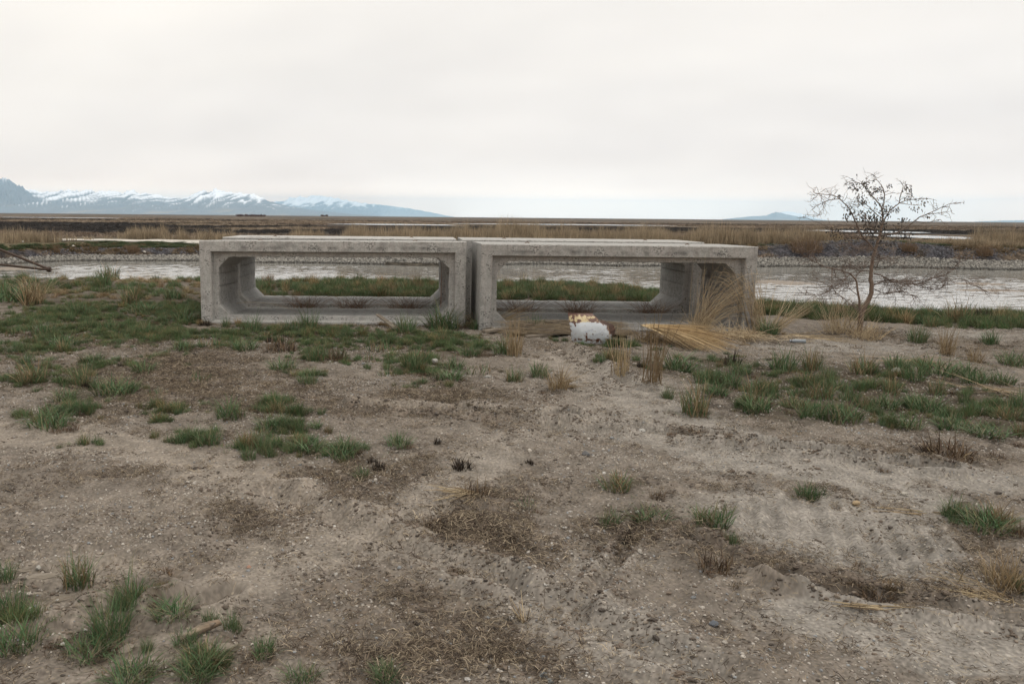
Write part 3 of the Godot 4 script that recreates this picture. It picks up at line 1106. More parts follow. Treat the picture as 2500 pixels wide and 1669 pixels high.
func rock_mesh(sd: int, squash: float, detail := 1) -> ArrayMesh:
	if T.has("rock%d" % sd):
		return T["rock%d" % sd]
	var r := RandomNumberGenerator.new()
	r.seed = sd * 31 + 5
	var rings := 5 if detail == 1 else 9
	var segs := 7 if detail == 1 else 14
	var n := FastNoiseLite.new()
	n.seed = sd
	n.frequency = 0.8
	n.fractal_octaves = 3
	var cuts := []
	for k in 7:
		cuts.append([Vector3(r.randf_range(-1, 1), r.randf_range(-1, 1), r.randf_range(-1, 1)).normalized(), r.randf_range(0.6, 0.9)])
	var pts := []
	for j in rings + 1:
		var row := PackedVector3Array()
		for i in segs:
			var th := PI * j / rings
			var ph := TAU * (i + 0.5 * (j % 2)) / segs
			var p := Vector3(sin(th) * cos(ph), cos(th), sin(th) * sin(ph))
			p *= 1.0 + 0.35 * n.get_noise_3dv(p * 1.5)
			for c in cuts:
				var over: float = p.dot(c[0]) - c[1]
				if over > 0.0:
					p -= c[0] * over * 0.9
			row.append(p * Vector3(1.0, squash, 0.78))
		pts.append(row)
	var s := Soup.new()
	for j in rings:
		for i in segs:
			var m := (i + 1) % segs
			if j > 0:
				s.tri(pts[j][i], pts[j][m], pts[j + 1][i])
			if j < rings - 1:
				s.tri(pts[j][m], pts[j + 1][m], pts[j + 1][i])
	T["rock%d" % sd] = s.mesh()
	return T["rock%d" % sd]


# ---------------------------------------------------------------- the small bare tree

func limb(s: Soup, base: Vector3, pts: Array, r0: float, r1: float, z0: float, z1: float, sides := 6) -> PackedVector3Array:
	# pts were noted on an enlargement of the tree (3.734 times, from 1880, 400); z0..z1: how far the limb swings toward (+) or away
	var out := PackedVector3Array()
	var rad := PackedFloat32Array()
	for i in pts.size():
		var t := float(i) / maxf(pts.size() - 1, 1)
		var p := at(1880 + pts[i][0] / 3.734, 400 + pts[i][1] / 3.734, -base.z - lerpf(z0, z1, t))
		out.append(p - base)
		rad.append(lerpf(r0, r1, pow(t, 0.8)) * 0.95 + 0.0004)
	var smooth_ := PackedVector3Array()
	var srad := PackedFloat32Array()
	for i in out.size() - 1:
		for k in 4:
			var t := k / 4.0
			smooth_.append(out[i].cubic_interpolate(out[i + 1], out[maxi(i - 1, 0)], out[mini(i + 2, out.size() - 1)], t) + Vector3(rng.randfn(), rng.randfn(), rng.randfn()) * 0.0022)
			srad.append(lerpf(rad[i], rad[i + 1], t))
	smooth_.append(out[-1])
	srad.append(rad[-1])
	var c := Color(0.155, 0.113, 0.085) if r0 > 0.02 else Color(0.115, 0.085, 0.068) if pts[0][1] > 780 else Color(0.100, 0.076, 0.062)
	s.tube(smooth_, srad, sides, c, c, 0.06)
	return smooth_


func twig(s: Soup, from: Vector3, dir: Vector3, length: float, r: float, depth: int) -> void:
	var pts := PackedVector3Array([from])
	var rad := PackedFloat32Array([r])
	var p := from
	var n := 5
	for i in n:
		dir = (dir + Vector3(rng.randfn(), rng.randfn(), rng.randfn()) * 0.30).normalized()
		p += dir * length / n
		pts.append(p)
		rad.append(r * (1.0 - 0.7 * (i + 1) / n))
		if depth > 0 and rng.randf() < 0.45:
			var side := (dir + Vector3(rng.randfn(), rng.randfn(), rng.randfn()) * 0.8).normalized()
			twig(s, p, side, length * rng.randf_range(0.35, 0.65), r * 0.65, depth - 1)
	s.tube(pts, rad, 4, Color(0.110, 0.080, 0.066), Color(0.110, 0.080, 0.066))


func build_tree() -> void:
	var base := gp(2098, 814)
	base.y = gh(base.x, -base.z)
	var t := thing("small_tree", "small crooked tree with few dry leaves, standing right of the culverts on the bank", "tree", base)
	var s := Soup.new()
	limb(s, base, [[812, 1575], [820, 1500], [828, 1420], [845, 1340], [885, 1265], [922, 1190], [928, 1100], [918, 1040], [930, 950], [942, 850], [962, 790], [985, 710], [1012, 620], [1024, 540]], 0.046, 0.016, 0.0, 0.05, 9)
	part("trunk", s.mesh(), M.bark, t)
	s = Soup.new()
	limb(s, base, [[828, 1400], [818, 1300], [815, 1230], [800, 1150], [785, 1060], [740, 1005]], 0.022, 0.010, 0.02, 0.15, 7)
	part("trunk", s.mesh(), M.bark, t)
	var limbs := [
		[[[962, 790], [900, 720], [850, 665], [815, 610], [780, 520], [738, 430], [700, 380], [630, 310], [560, 285], [440, 270], [395, 256]], 0.015, 0.003, 0.05, 0.3],
		[[[640, 318], [540, 330], [480, 355], [420, 390], [380, 418]], 0.006, 0.002, 0.2, 0.0],
		[[[482, 355], [490, 400], [460, 440], [435, 482]], 0.004, 0.0015, 0.1, 0.2],
		[[[440, 270], [425, 300], [375, 320]], 0.003, 0.0015, 0.3, 0.35],
		[[[440, 270], [437, 235], [420, 200]], 0.003, 0.0012, 0.3, 0.2],
		[[[1026, 520], [1028, 450], [1010, 380], [960, 320], [900, 258], [855, 195], [800, 170], [750, 155], [680, 186]], 0.013, 0.002, 0.05, -0.2],
		[[[1022, 440], [1040, 360], [1045, 290], [1035, 230], [1010, 185], [972, 140], [960, 112], [932, 94]], 0.009, 0.002, 0.05, 0.15],
		[[[1022, 560], [1060, 480], [1110, 410], [1175, 360], [1192, 290], [1215, 220], [1215, 180], [1245, 156]], 0.012, 0.002, 0.05, -0.15],
		[[[1175, 360], [1250, 330], [1350, 322], [1440, 314], [1525, 335]], 0.007, 0.002, -0.1, -0.3],
		[[[1190, 358], [1240, 365], [1300, 372], [1345, 372]], 0.005, 0.002, -0.1, 0.1],
		[[[1005, 655], [1080, 645], [1190, 612], [1290, 545], [1360, 490], [1430, 460], [1500, 430], [1570, 395], [1640, 365], [1725, 356]], 0.013, 0.002, 0.05, 0.35],
		[[[1430, 460], [1530, 447], [1600, 438], [1655, 430]], 0.005, 0.002, 0.25, 0.1],
		[[[1570, 395], [1630, 388], [1662, 432]], 0.004, 0.0015, 0.3, 0.4],
		[[[1330, 520], [1430, 537], [1510, 515], [1560, 510], [1600, 556]], 0.006, 0.002, 0.2, 0.5],
		[[[860, 680], [760, 665], [690, 650], [610, 610], [540, 580], [470, 545], [400, 520], [330, 492], [272, 490]], 0.008, 0.002, 0.1, -0.3],
		[[[985, 470], [940, 425], [880, 370], [820, 348], [710, 345]], 0.007, 0.002, 0.05, 0.25],
		[[[1000, 640], [940, 590], [900, 520], [860, 470], [800, 440]], 0.008, 0.002, 0.05, 0.3],
		[[[950, 1000], [1010, 1015], [1060, 1045], [1120, 1055], [1250, 1068], [1400, 1060], [1480, 1040], [1600, 1010], [1680, 950], [1745, 872]], 0.010, 0.002, 0.0, 0.4],
		[[[940, 1105], [1020, 1075], [1060, 1060], [1200, 1085], [1320, 1095], [1420, 1070], [1480, 1045], [1570, 990]], 0.010, 0.002, 0.0, 0.2],
		[[[1320, 1095], [1400, 1120], [1540, 1142], [1620, 1092], [1780, 1060], [1830, 1100], [1900, 1122], [1975, 1160]], 0.006, 0.0015, 0.15, 0.5],
		[[[940, 1135], [1020, 1170], [1110, 1168], [1200, 1120], [1300, 1082]], 0.008, 0.002, 0.0, -0.2],
		[[[935, 1190], [1060, 1186], [1150, 1165], [1220, 1160], [1280, 1190], [1340, 1222]], 0.006, 0.002, 0.0, 0.25],
		[[[960, 965], [990, 900], [1000, 860], [990, 800]], 0.006, 0.002, 0.0, 0.2],
		[[[965, 965], [1060, 950], [1130, 900], [1175, 850]], 0.005, 0.0015, 0.0, 0.3],
		[[[742, 1006], [650, 970], [520, 945], [430, 900], [340, 850], [285, 812], [275, 775]], 0.010, 0.003, 0.15, 0.35],
		[[[430, 900], [400, 840], [360, 800], [425, 780]], 0.006, 0.002, 0.3, 0.5],
		[[[785, 1050], [800, 1010], [822, 978]], 0.006, 0.002, 0.1, 0.0],
		[[[570, 958], [565, 1050], [570, 1110], [540, 1150], [480, 1182], [330, 1192], [250, 1130]], 0.007, 0.002, 0.2, 0.5],
		[[[570, 1110], [600, 1170], [680, 1230], [760, 1300], [800, 1332]], 0.006, 0.003, 0.35, 0.1],
		[[[740, 1005], [690, 1040], [660, 1100], [600, 1130], [500, 1090], [420, 1040]], 0.006, 0.002, 0.15, 0.4],
		[[[815, 1200], [740, 1150], [700, 1090], [640, 1060], [560, 1070]], 0.006, 0.002, 0.05, -0.3],
		[[[960, 790], [930, 770], [880, 760], [800, 770], [740, 740]], 0.007, 0.002, 0.05, 0.3],
		[[[920, 970], [820, 970], [780, 940], [700, 900], [640, 880]], 0.006, 0.002, 0.0, -0.3],
	]
	var tw := Soup.new()
	for l in limbs:
		s = Soup.new()
		var path := limb(s, base, l[0], l[1], l[2], l[3], l[4])
		part("branch", s.mesh(), M.bark, t)
		var low: bool = l[0][0][1] > 780
		for k in range(3, path.size() - 1):
			for rep in (2 if low and rng.randf() < 0.45 else 1 if rng.randf() < (0.7 if low else 0.45) else 0):
				var along := (path[k + 1] - path[k]).normalized()
				var dir := (along * 0.6 + Vector3(rng.randfn(), rng.randfn() * (0.5 if low else 0.8), rng.randfn()) * 0.7).normalized()
				twig(tw, path[k], dir, rng.randf_range(0.07, 0.26) * (1.35 if low else 0.8), 0.0036, 2 if low else 1)
	part("twigs", tw.mesh(), M.bark, t).set_meta("kind", "stuff")
	var lv := Soup.new()
	for c in [[770, 210, 50, 18], [880, 190, 50, 22], [940, 230, 45, 14], [985, 240, 35, 10], [830, 315, 45, 14], [860, 345, 30, 8], [700, 480, 36, 10], [740, 415, 40, 14], [830, 485, 60, 22], [920, 480, 70, 30], [985, 480, 60, 26], [1050, 420, 50, 18], [940, 560, 80, 40], [1000, 600, 80, 34], [960, 660, 90, 34], [880, 650, 60, 18], [1150, 410, 26, 8], [1250, 215, 34, 9], [1270, 275, 40, 8], [1350, 365, 50, 18], [1090, 195, 16, 5], [1210, 505, 34, 10], [1250, 645, 45, 12], [1190, 612, 50, 12], [620, 625, 55, 12], [560, 615, 40, 10], [1435, 478, 16, 4], [700, 660, 50, 12], [1130, 660, 60, 14], [1000, 330, 60, 10], [620, 290, 20, 4], [1020, 740, 60, 14]]:
		for k in int(c[3] * 2.4):
			var p := at(1880 + (c[0] + rng.randfn() * c[2] * 0.8) / 3.734, 400 + (c[1] + rng.randfn() * c[2] * 0.6) / 3.734, -base.z - rng.randfn() * 0.10) - base
			var dir := Vector3(rng.randfn() * 0.5, -1.0 + rng.randfn() * 0.6, rng.randfn() * 0.5).normalized()
			var side := dir.cross(Vector3(rng.randfn(), rng.randfn() * 0.4, rng.randfn())).normalized()
			var l := rng.randf_range(0.026, 0.046)
			var col := Color(0.052, 0.046, 0.043) * rng.randf_range(0.6, 1.6)
			lv.strip(PackedVector3Array([p, p + dir * l * 0.3, p + dir * l * 0.65 + Vector3(0, 0, 0.003), p + dir * l]), PackedFloat32Array([0.0008, 0.0075, 0.0080, 0.0006]), side, col)
	part("leaves", lv.mesh(), M.grass, t).set_meta("kind", "stuff")


# ---------------------------------------------------------------- things left lying about

func board(a: Vector3, b: Vector3, width: float, thick: float, up: Vector3, col: Color, sd: int) -> ArrayMesh:
	# a weathered board: uneven edges, split ends; a and b are the middles of its upper face
	var r := RandomNumberGenerator.new()
	r.seed = sd
	var s := Soup.new()
	var along := (b - a).normalized()
	var side := along.cross(up).normalized()
	up = side.cross(along).normalized()
	var n := 14
	var sec := []
	for i in n + 1:
		var t := float(i) / n
		var p := a.lerp(b, t) + up * sin(t * PI) * 0.006
		var w := width * 0.5 * (1.0 + r.randf_range(-0.05, 0.05)) * (0.86 if i == 0 or i == n else 1.0)
		var e := r.randf_range(-0.004, 0.004)
		if i == 0 or i == n:
			p += along * r.randf_range(-0.01, 0.01)
		var bev := minf(0.006, thick * 0.3)
		sec.append(PackedVector3Array([p - side * (w - bev) + up * e * 0.3, p - side * w - up * bev, p - side * w - up * (thick - bev), p - side * (w - bev) - up * thick, p + side * (w - bev) - up * thick, p + side * w - up * (thick - bev), p + side * w - up * bev, p + side * (w - bev) + up * e * 0.3]))
	for i in n:
		for k in 8:
			var m := (k + 1) % 8
			s.quad(sec[i][k], sec[i + 1][k], sec[i + 1][m], sec[i][m], col * r.randf_range(0.85, 1.1))
	for e in [0, n]:
		for k in range(1, 7):
			s.tri(sec[e][0], sec[e][k], sec[e][k + 1], col * 0.75)
	return s.mesh()


func panel_image() -> Image:
	# chipped enamel: a cream band over bluish white, rust along every edge, two lines of faded script
	var w := 320
	var h := 226
	var im := Image.create_empty(w, h, false, Image.FORMAT_RGB8)
	var n := FastNoiseLite.new()
	n.seed = 8
	n.frequency = 0.035
	n.fractal_octaves = 5
	var n2 := FastNoiseLite.new()
	n2.seed = 9
	n2.frequency = 0.16
	n2.fractal_octaves = 3
	for j in h:
		for i in w:
			var u := float(i) / w
			var v := 1.0 - float(j) / h
			var a := n.get_noise_2d(i, j)
			var b := n2.get_noise_2d(i, j)
			var cream := v > 0.70 + 0.02 * a + 0.03 * sin(u * 3.0)
			var c := Color(0.66, 0.60, 0.46) if cream else Color(0.66, 0.68, 0.70)
			if not cream:
				c = c.lerp(Color(0.60, 0.56, 0.50), clampf(0.3 * (0.4 - v) + 0.25 * a, 0, 0.5))
			var edge: float = curve_at([[0.0, 1.0], [0.26, 0.955], [0.61, 0.84], [0.72, 0.70], [0.81, 0.64], [1.0, 0.53]], v) - u
			var rust := 0.55 * a + 0.35 * b
			rust += 1.1 * exp(-(1.0 - v) / 0.085) + 0.50 * exp(-v / 0.05) + 0.55 * exp(-maxf(edge, 0.0) / 0.05) + 0.35 * exp(-u / 0.02)
			for q in [[0.09, 0.83, 0.022, 0.10, 0.8], [0.10, 0.62, 0.018, 0.07, 0.8], [0.20, 0.76, 0.055, 0.05, 0.85], [0.50, 0.78, 0.09, 0.06, 0.9], [0.06, 0.70, 0.09, 0.03, 0.6], [0.33, 0.27, 0.025, 0.12, 0.7], [0.45, 0.14, 0.16, 0.05, 0.5], [0.70, 0.33, 0.02, 0.04, 0.6], [0.83, 0.28, 0.03, 0.03, 0.55], [0.85, 0.12, 0.06, 0.10, 0.6], [0.62, 0.15, 0.08, 0.05, 0.5], [0.48, 0.34, 0.02, 0.03, 0.5], [0.15, 0.14, 0.10, 0.06, 0.45]]:
				rust += q[4] * exp(-pow((u - q[0]) / q[2], 2.0) - pow((v - q[1]) / q[3], 2.0))
			var r := Color(0.235, 0.135, 0.095).lerp(Color(0.36, 0.21, 0.13), clampf(0.5 + b, 0, 1))
			c = c.lerp(r, smoothstep(0.34, 0.46, rust))
			im.set_pixel(i, j, c)
	var ink := Color(0.45, 0.48, 0.55)
	var lines := [[0.31, 0.405, 0.50, 0.51, 7, 0.035], [0.42, 0.235, 0.75, 0.455, 9, 0.045]]
	for l in lines:                                          # worn strokes, no longer legible
		var steps := 700
		for k in steps:
			var t := float(k) / steps
			var along := Vector2(l[2] - l[0], l[3] - l[1])
			var q: Vector2 = Vector2(l[0], l[1]) + along * (t + 0.028 * cos(t * TAU * l[4] + 1.0)) + Vector2(-0.3, 1.0) * l[5] * sin(t * TAU * l[4]) * (0.6 + 0.4 * sin(t * 31.0))
			if n2.get_noise_2d(k * 0.2, l[4] * 10.0) < -0.12:
				continue
			var x := int(q.x * w)
			var y := int((1.0 - q.y) * h)
			for dx in 2:
				im.set_pixel(clampi(x + dx, 0, w - 1), clampi(y, 0, h - 1), im.get_pixel(clampi(x + dx, 0, w - 1), clampi(y, 0, h - 1)).lerp(ink, 0.65))
	return im


func build_panel() -> void:
	var p := gp(1396, 840)
	var t := thing("rusty_panel", "rusted curved panel of chipped cream and white enamel leaning before the right culvert", "metal panel", Vector3(p.x - 0.05, gh(p.x, -p.z) + 0.006, p.z + 0.06), 0.06)
	var w := 0.585
	var h := 0.39
	var right := [[0.0, 1.0], [0.26, 0.955], [0.50, 0.89], [0.61, 0.84], [0.69, 0.74], [0.73, 0.68], [0.81, 0.64], [1.0, 0.53]]
	var s := Soup.new()
	var grid := []
	var uvs := []
	var nu := 26
	var nv := 22
	for j in nv + 1:
		var row := PackedVector3Array()
		var ur := PackedVector2Array()
		var v := float(j) / nv
		for i in nu + 1:
			var u: float = float(i) / nu * curve_at(right, v)
			var bulge := 0.12 * sin(PI * clampf(0.16 + 0.72 * v, 0, 1)) - 0.08 * pow(maxf(0.22 - u, 0.0) / 0.22, 2.0) - 0.07 * pow(maxf(u - 0.68, 0.0) / 0.32, 2.0)
			row.append(Vector3(u * w + 0.047 * pow(1.0 - v, 2.0) * (1.0 - u), v * h - 0.02 * u * (1.0 - v), bulge - 0.09 * v + 0.003 * noise_b.get_noise_2d(u * 2.0, v * 2.0)))
			ur.append(Vector2(u, 1.0 - v))
		grid.append(row)
		uvs.append(ur)
	for j in nv:
		for i in nu:
			s.quad(grid[j][i], grid[j + 1][i], grid[j + 1][i + 1], grid[j][i + 1])
			s.uv.append_array([uvs[j][i], uvs[j + 1][i], uvs[j + 1][i + 1], uvs[j][i], uvs[j + 1][i + 1], uvs[j][i + 1]])
	var m := mat(0.42, Color.WHITE, false)
	m.albedo_texture = ImageTexture.create_from_image(panel_image())
	m.texture_repeat = false
	part("enamel_face", s.mesh(), m, t)
	var rust := Color(0.085, 0.042, 0.026)
	s = Soup.new()                                           # the bare inner side, two millimetres behind
	for j in nv:
		for i in nu:
			var o := Vector3(0, 0, -0.003)
			s.quad(grid[j][i] + o, grid[j][i + 1] + o, grid[j + 1][i + 1] + o, grid[j + 1][i] + o, rust)
	part("inner_side", s.mesh(), M.rust, t)
	for j in [0, nv]:                                        # rolled rims along the foot and the head
		s = Soup.new()
		var rad := PackedFloat32Array()
		for i in nu + 1:
			rad.append(0.006)
		s.tube(grid[j], rad, 6, rust, rust * 1.3)
		part("rolled_rim", s.mesh(), M.rust, t)
	s = Soup.new()                                           # the torn flange on the right, bent back
	var inner := PackedVector3Array()
	var outer := PackedVector3Array()
	for j in range(3, 17):
		var v := (j - 3) / 13.0
		inner.append(grid[j][nu] + Vector3(0, 0, -0.002))
		outer.append(grid[j][nu] + Vector3(0.012 + 0.17 * sin(PI * clampf(v * 0.75 + 0.22, 0, 1)) * v, 0.02 * v, -0.05 - 0.07 * v) + Vector3(0.006, 0.004, 0) * sin(j * 2.1))
	for j in inner.size() - 1:
		s.quad(inner[j], inner[j + 1], outer[j + 1], outer[j], rust * rng.randf_range(0.7, 1.2))
	part("torn_flange", s.mesh(), M.rust, t)


func build_objects() -> void:
	build_panel()
	# boards
	var grey := Color(0.34, 0.30, 0.255)
	var a := at(921, 766, 12.13)
	var b := at(969, 807, 11.62)
	b.y = gh(b.x, 11.62) + 0.02
	var o := single("plank", board(Vector3.ZERO, b - a, 0.075, 0.022, Vector3(0.3, 1, 0.55), grey * 0.8, 1), M.wood, "narrow weathered plank leaning on the sill inside the left culvert's opening", "plank", a)
	a = vg(1181 / V, 812 / V) + Vector3(0, 0.055, 0)
	b = vg(1262 / V, 805 / V) + Vector3(0, 0.06, 0)
	o = single("plank", board(Vector3.ZERO, b - a, 0.10, 0.045, Vector3.UP, grey, 2), M.wood, "grey plank with a dark hollow under its left end, before the right culvert's left foot", "plank", a)
	a = vg(1283 / V, 822 / V) + Vector3(0, 0.025, 0)
	b = vg(1378 / V, 817 / V) + Vector3(0, 0.03, 0)
	o = single("plank", board(Vector3.ZERO, b - a, 0.09, 0.04, Vector3.UP, grey * 0.85, 3), M.wood, "brown plank half sunk in the dirt, left of the rusty panel", "plank", a)
	a = vg(1245 / V, 792 / V) + Vector3(0, 0.09, 0)
	b = vg(1330 / V, 800 / V) + Vector3(0, 0.07, 0)
	o = single("plank", board(Vector3.ZERO, b - a, 0.12, 0.03, Vector3.UP, grey * 0.7, 4), M.wood, "dark plank end under matted straw, behind the green tuft left of the rusty panel", "plank", a)
	# matted straw drifted over the right culvert's sill
	var s := Soup.new()
	var c := vg(1300, 765)
	c.y = 0.0
	c.z = -11.45
	for k in 1100:
		var q := Vector3(rng.randf_range(-0.85, 0.85), 0, rng.randf_range(-0.34, 0.30))
		q.y = 0.045 + 0.10 * smoothstep(0.30, -0.25, q.z) * (1.0 - 0.35 * absf(q.x)) + rng.randf_range(-0.02, 0.02)
		var dir := Vector3(1.0, rng.randfn() * 0.07 - 0.05, rng.randfn() * 0.22 + 0.10).normalized() * rng.randf_range(0.06, 0.22)
		var w := rng.randf_range(0.0012, 0.0026)
		var cc := (straw_color() * 0.8).lerp(Color(0.27, 0.235, 0.20), rng.randf() * 0.9)
		s.tube(PackedVector3Array([q - dir, q + Vector3(0, 0.006, 0), q + dir]), PackedFloat32Array([w, w, w * 0.5]), 3, cc, cc * 1.2)
	var mound_p := PackedVector3Array()
	var mound_c := PackedColorArray()
	for j in 13:
		for i in 33:
			var x := -0.95 + i * 1.9 / 32.0
			var z := -0.40 + j * 0.80 / 12.0
			mound_p.append(Vector3(x, 0.145 * smoothstep(0.38, -0.25, z) * smoothstep(0.95, 0.6, absf(x)) - 0.02 + 0.02 * noise_b.get_noise_2d(x * 2.0, z * 2.0), z))
			mound_c.append(Color(0.36, 0.315, 0.27) * (1.0 + 0.4 * noise_c.get_noise_2d(x, z)))
	var mt := thing("straw_drift", "drift of matted grey straw and dirt over the sill at the right culvert's left half", "straw", c)
	part("dirt", grid_mesh(mound_p, mound_c, 13, 33), M.ground, mt)
	part("straw", s.mesh(), M.straw, mt).set_meta("kind", "stuff")
	# the angle of rusty pipe at the left edge
	var d := 17.0
	var tip := at(119, 657, d)
	var pt := thing("pipe_frame", "two rusty pipes meeting at a point over the canal bank, at the left edge", "pipes", tip)
	var rust := Color(0.088, 0.058, 0.043)
	s = Soup.new()
	var far1 := at(-170, 541, d + 0.3) - tip
	s.tube(PackedVector3Array([Vector3(-0.02, 0.008, 0), far1 * 0.5, far1]), PackedFloat32Array([0.027, 0.027, 0.027]), 10, rust, rust)
	part("pipe", s.mesh(), M.rust, pt)
	s = Soup.new()
	var far2 := at(-170, 629, d - 0.5) - tip
	s.tube(PackedVector3Array([Vector3(-0.02, -0.012, 0.01), far2 * 0.5, far2]), PackedFloat32Array([0.025, 0.025, 0.025]), 10, rust * 0.9, rust * 0.9)
	part("pipe", s.mesh(), M.rust, pt)
	s = Soup.new()
	var hub := PackedVector3Array([Vector3(-0.045, -0.01, 0.0), Vector3(-0.03, -0.006, 0), Vector3(0.02, 0.0, 0), Vector3(0.034, 0.0, 0)])
	s.tube(hub, PackedFloat32Array([0.042, 0.056, 0.058, 0.046]), 9, rust * 0.8, rust)
	s.cap(hub[3], 0.046, Vector3.RIGHT, 9, rust)
	s.cap(hub[0], 0.042, Vector3.LEFT, 9, rust)
	part("coupling", s.mesh(), M.rust, pt)
	s = Soup.new()                                           # the upright they are fixed to, beyond the left edge
	var foot := Vector3(far2.x, gh(tip.x + far2.x, d) - tip.y - 0.1, far2.z)
	s.tube(PackedVector3Array([foot, far2, far1 + Vector3(0, 0.1, 0)]), PackedFloat32Array([0.035, 0.035, 0.035]), 10, rust, rust)
	part("upright", s.mesh(), M.rust, pt)
	# a small bottle half under straw
	var bp := gp(1931, 836)
	var bt := thing("plastic_bottle", "small clear grey plastic bottle lying half under straw beside the small tree", "bottle", Vector3(bp.x, gh(bp.x, -bp.z) + 0.030, bp.z), -0.28)
	s = Soup.new()
	var path := PackedVector3Array()
	var rr := PackedFloat32Array()
	for q in [[0.0, 0.015], [0.006, 0.016], [0.02, 0.017], [0.035, 0.026], [0.05, 0.030], [0.09, 0.030], [0.10, 0.0285], [0.14, 0.0300], [0.175, 0.030], [0.185, 0.026]]:
		path.append(Vector3(q[0], 0, 0))
		rr.append(q[1])
	s.tube(path, rr, 14, Color(0.20, 0.225, 0.25), Color(0.16, 0.18, 0.20), 0.02)
	s.cap(path[9], 0.026, Vector3.RIGHT, 14, Color(0.16, 0.18, 0.20))
	var pm := mat(0.22)
	part("body", s.mesh(), pm, bt)
	s = Soup.new()
	s.tube(PackedVector3Array([Vector3(-0.016, 0, 0), Vector3(-0.014, 0, 0), Vector3(0.004, 0, 0)]), PackedFloat32Array([0.016, 0.0185, 0.0185]), 14, Color(0.22, 0.25, 0.29), Color(0.18, 0.2, 0.23))
	s.cap(Vector3(-0.016, 0, 0), 0.016, Vector3.LEFT, 14, Color(0.25, 0.28, 0.31))
	part("cap", s.mesh(), pm, bt)
	s = Soup.new()
	s.tube(PackedVector3Array([Vector3(0.006, 0, 0), Vector3(0.012, 0, 0)]), PackedFloat32Array([0.0195, 0.0195]), 14, Color(0.03, 0.03, 0.035), Color(0.03, 0.03, 0.035))
	part("neck_ring", s.mesh(), pm, bt)
	# the broken branch at the bottom left
	var b0 := gp(436, 1594)
	var b1 := gp(541, 1554)
	var bx := b1 - b0
	bx.y = 0.0
	var br := thing("broken_branch", "short pale broken branch crusted with silt among grass tufts at bottom left", "branch", Vector3(b0.x, gh(b0.x, -b0.z) + 0.012, b0.z))
	s = Soup.new()
	var side := bx.cross(Vector3.UP).normalized()
	s.tube(PackedVector3Array([Vector3.ZERO, bx * 0.08 + Vector3(0, 0.003, 0), bx * 0.3 + side * 0.004 + Vector3(0, 0.006, 0), bx * 0.55 - side * 0.006 + Vector3(0, 0.010, 0), bx * 0.75 - side * 0.003 + Vector3(0, 0.010, 0), bx * 0.92 + Vector3(0, 0.012, 0), bx]), PackedFloat32Array([0.006, 0.013, 0.015, 0.018, 0.017, 0.013, 0.004]), 11, Color(0.30, 0.265, 0.215), Color(0.27, 0.20, 0.145), 0.14)
	part("stick", s.mesh(), M.wood, br)
	s = Soup.new()
	s.tube(PackedVector3Array([bx * 0.70, bx * 0.74 + side * 0.012 + Vector3(0, 0.02, 0), bx * 0.78 + side * 0.025 + Vector3(0, 0.028, 0)]), PackedFloat32Array([0.010, 0.008, 0.004]), 7, Color(0.25, 0.2, 0.15), Color(0.42, 0.38, 0.33), 0.1)
	part("snag", s.mesh(), M.wood, br)
	single("clay_clod", rock_mesh(81, 0.45, 2), M.clay, "pale lump of dried silt right below the broken branch", "clod", vg(497, 1508) + Vector3(0, -0.004, 0), 0.5).scale = Vector3(0.085, 0.05, 0.035)
	single("clay_clod", rock_mesh(82, 0.5, 2), M.clay, "grey lump of dried silt at the foot of the tallest grass clump, bottom left", "clod", vg(290, 1500), 0.9).scale = Vector3(0.036, 0.035, 0.03)
	single("clay_clod", rock_mesh(83, 0.5, 2), M.clay, "grey clod between two small tufts, left of the broken branch", "clod", vg(346, 1540), 0.2).scale = Vector3(0.03, 0.028, 0.026)
	for e in [[95, 1330, 0.085, 0.35, 84, "upper crusted mud slab at the left edge, above the cracked silt"], [45, 1305, 0.075, 0.3, 85, "small crusted mud slab at the left edge, above the others"], [130, 1368, 0.095, 0.38, 86, "long crusted mud slab just left of the tan and green bunch grass"], [70, 1365, 0.07, 0.2, 87, "rounded mud slab between two crusted ones at the left edge"], [20, 1290, 0.06, 0.1, 88, "low mud slab touching the left edge above the grass clump"]]:
		single("mud_slab", rock_mesh(e[4], 0.5, 2), M.clay, e[5], "mud slab", vg(e[0], e[1]) - Vector3(0, 0.008, 0), e[3]).scale = Vector3(e[2], 0.028, e[2] * 0.42)
	# a long thin stalk lying through the left culvert
	s = Soup.new()
	var q0 := at(577, 742.5, 12.9)
	q0.y = 0.24
	stem(s, Vector3.ZERO, Vector3(1.1, -0.10, 0.5), 0.16, 0.004, Color(0.36, 0.27, 0.17))
	single("dry_stalk", s.mesh(), M.straw, "single long pale stalk arching low across the left culvert's opening", "dry grass", q0)
	s = Soup.new()
	stem(s, Vector3.ZERO, Vector3(0.01, 0.95, 0.0), 0.0, 0.006, Color(0.30, 0.17, 0.115))
	single("dry_stalk", s.mesh(), M.straw, "thin reddish upright stalk inside the left culvert near its right wall", "dry grass", at(1076, 750, 13.0))


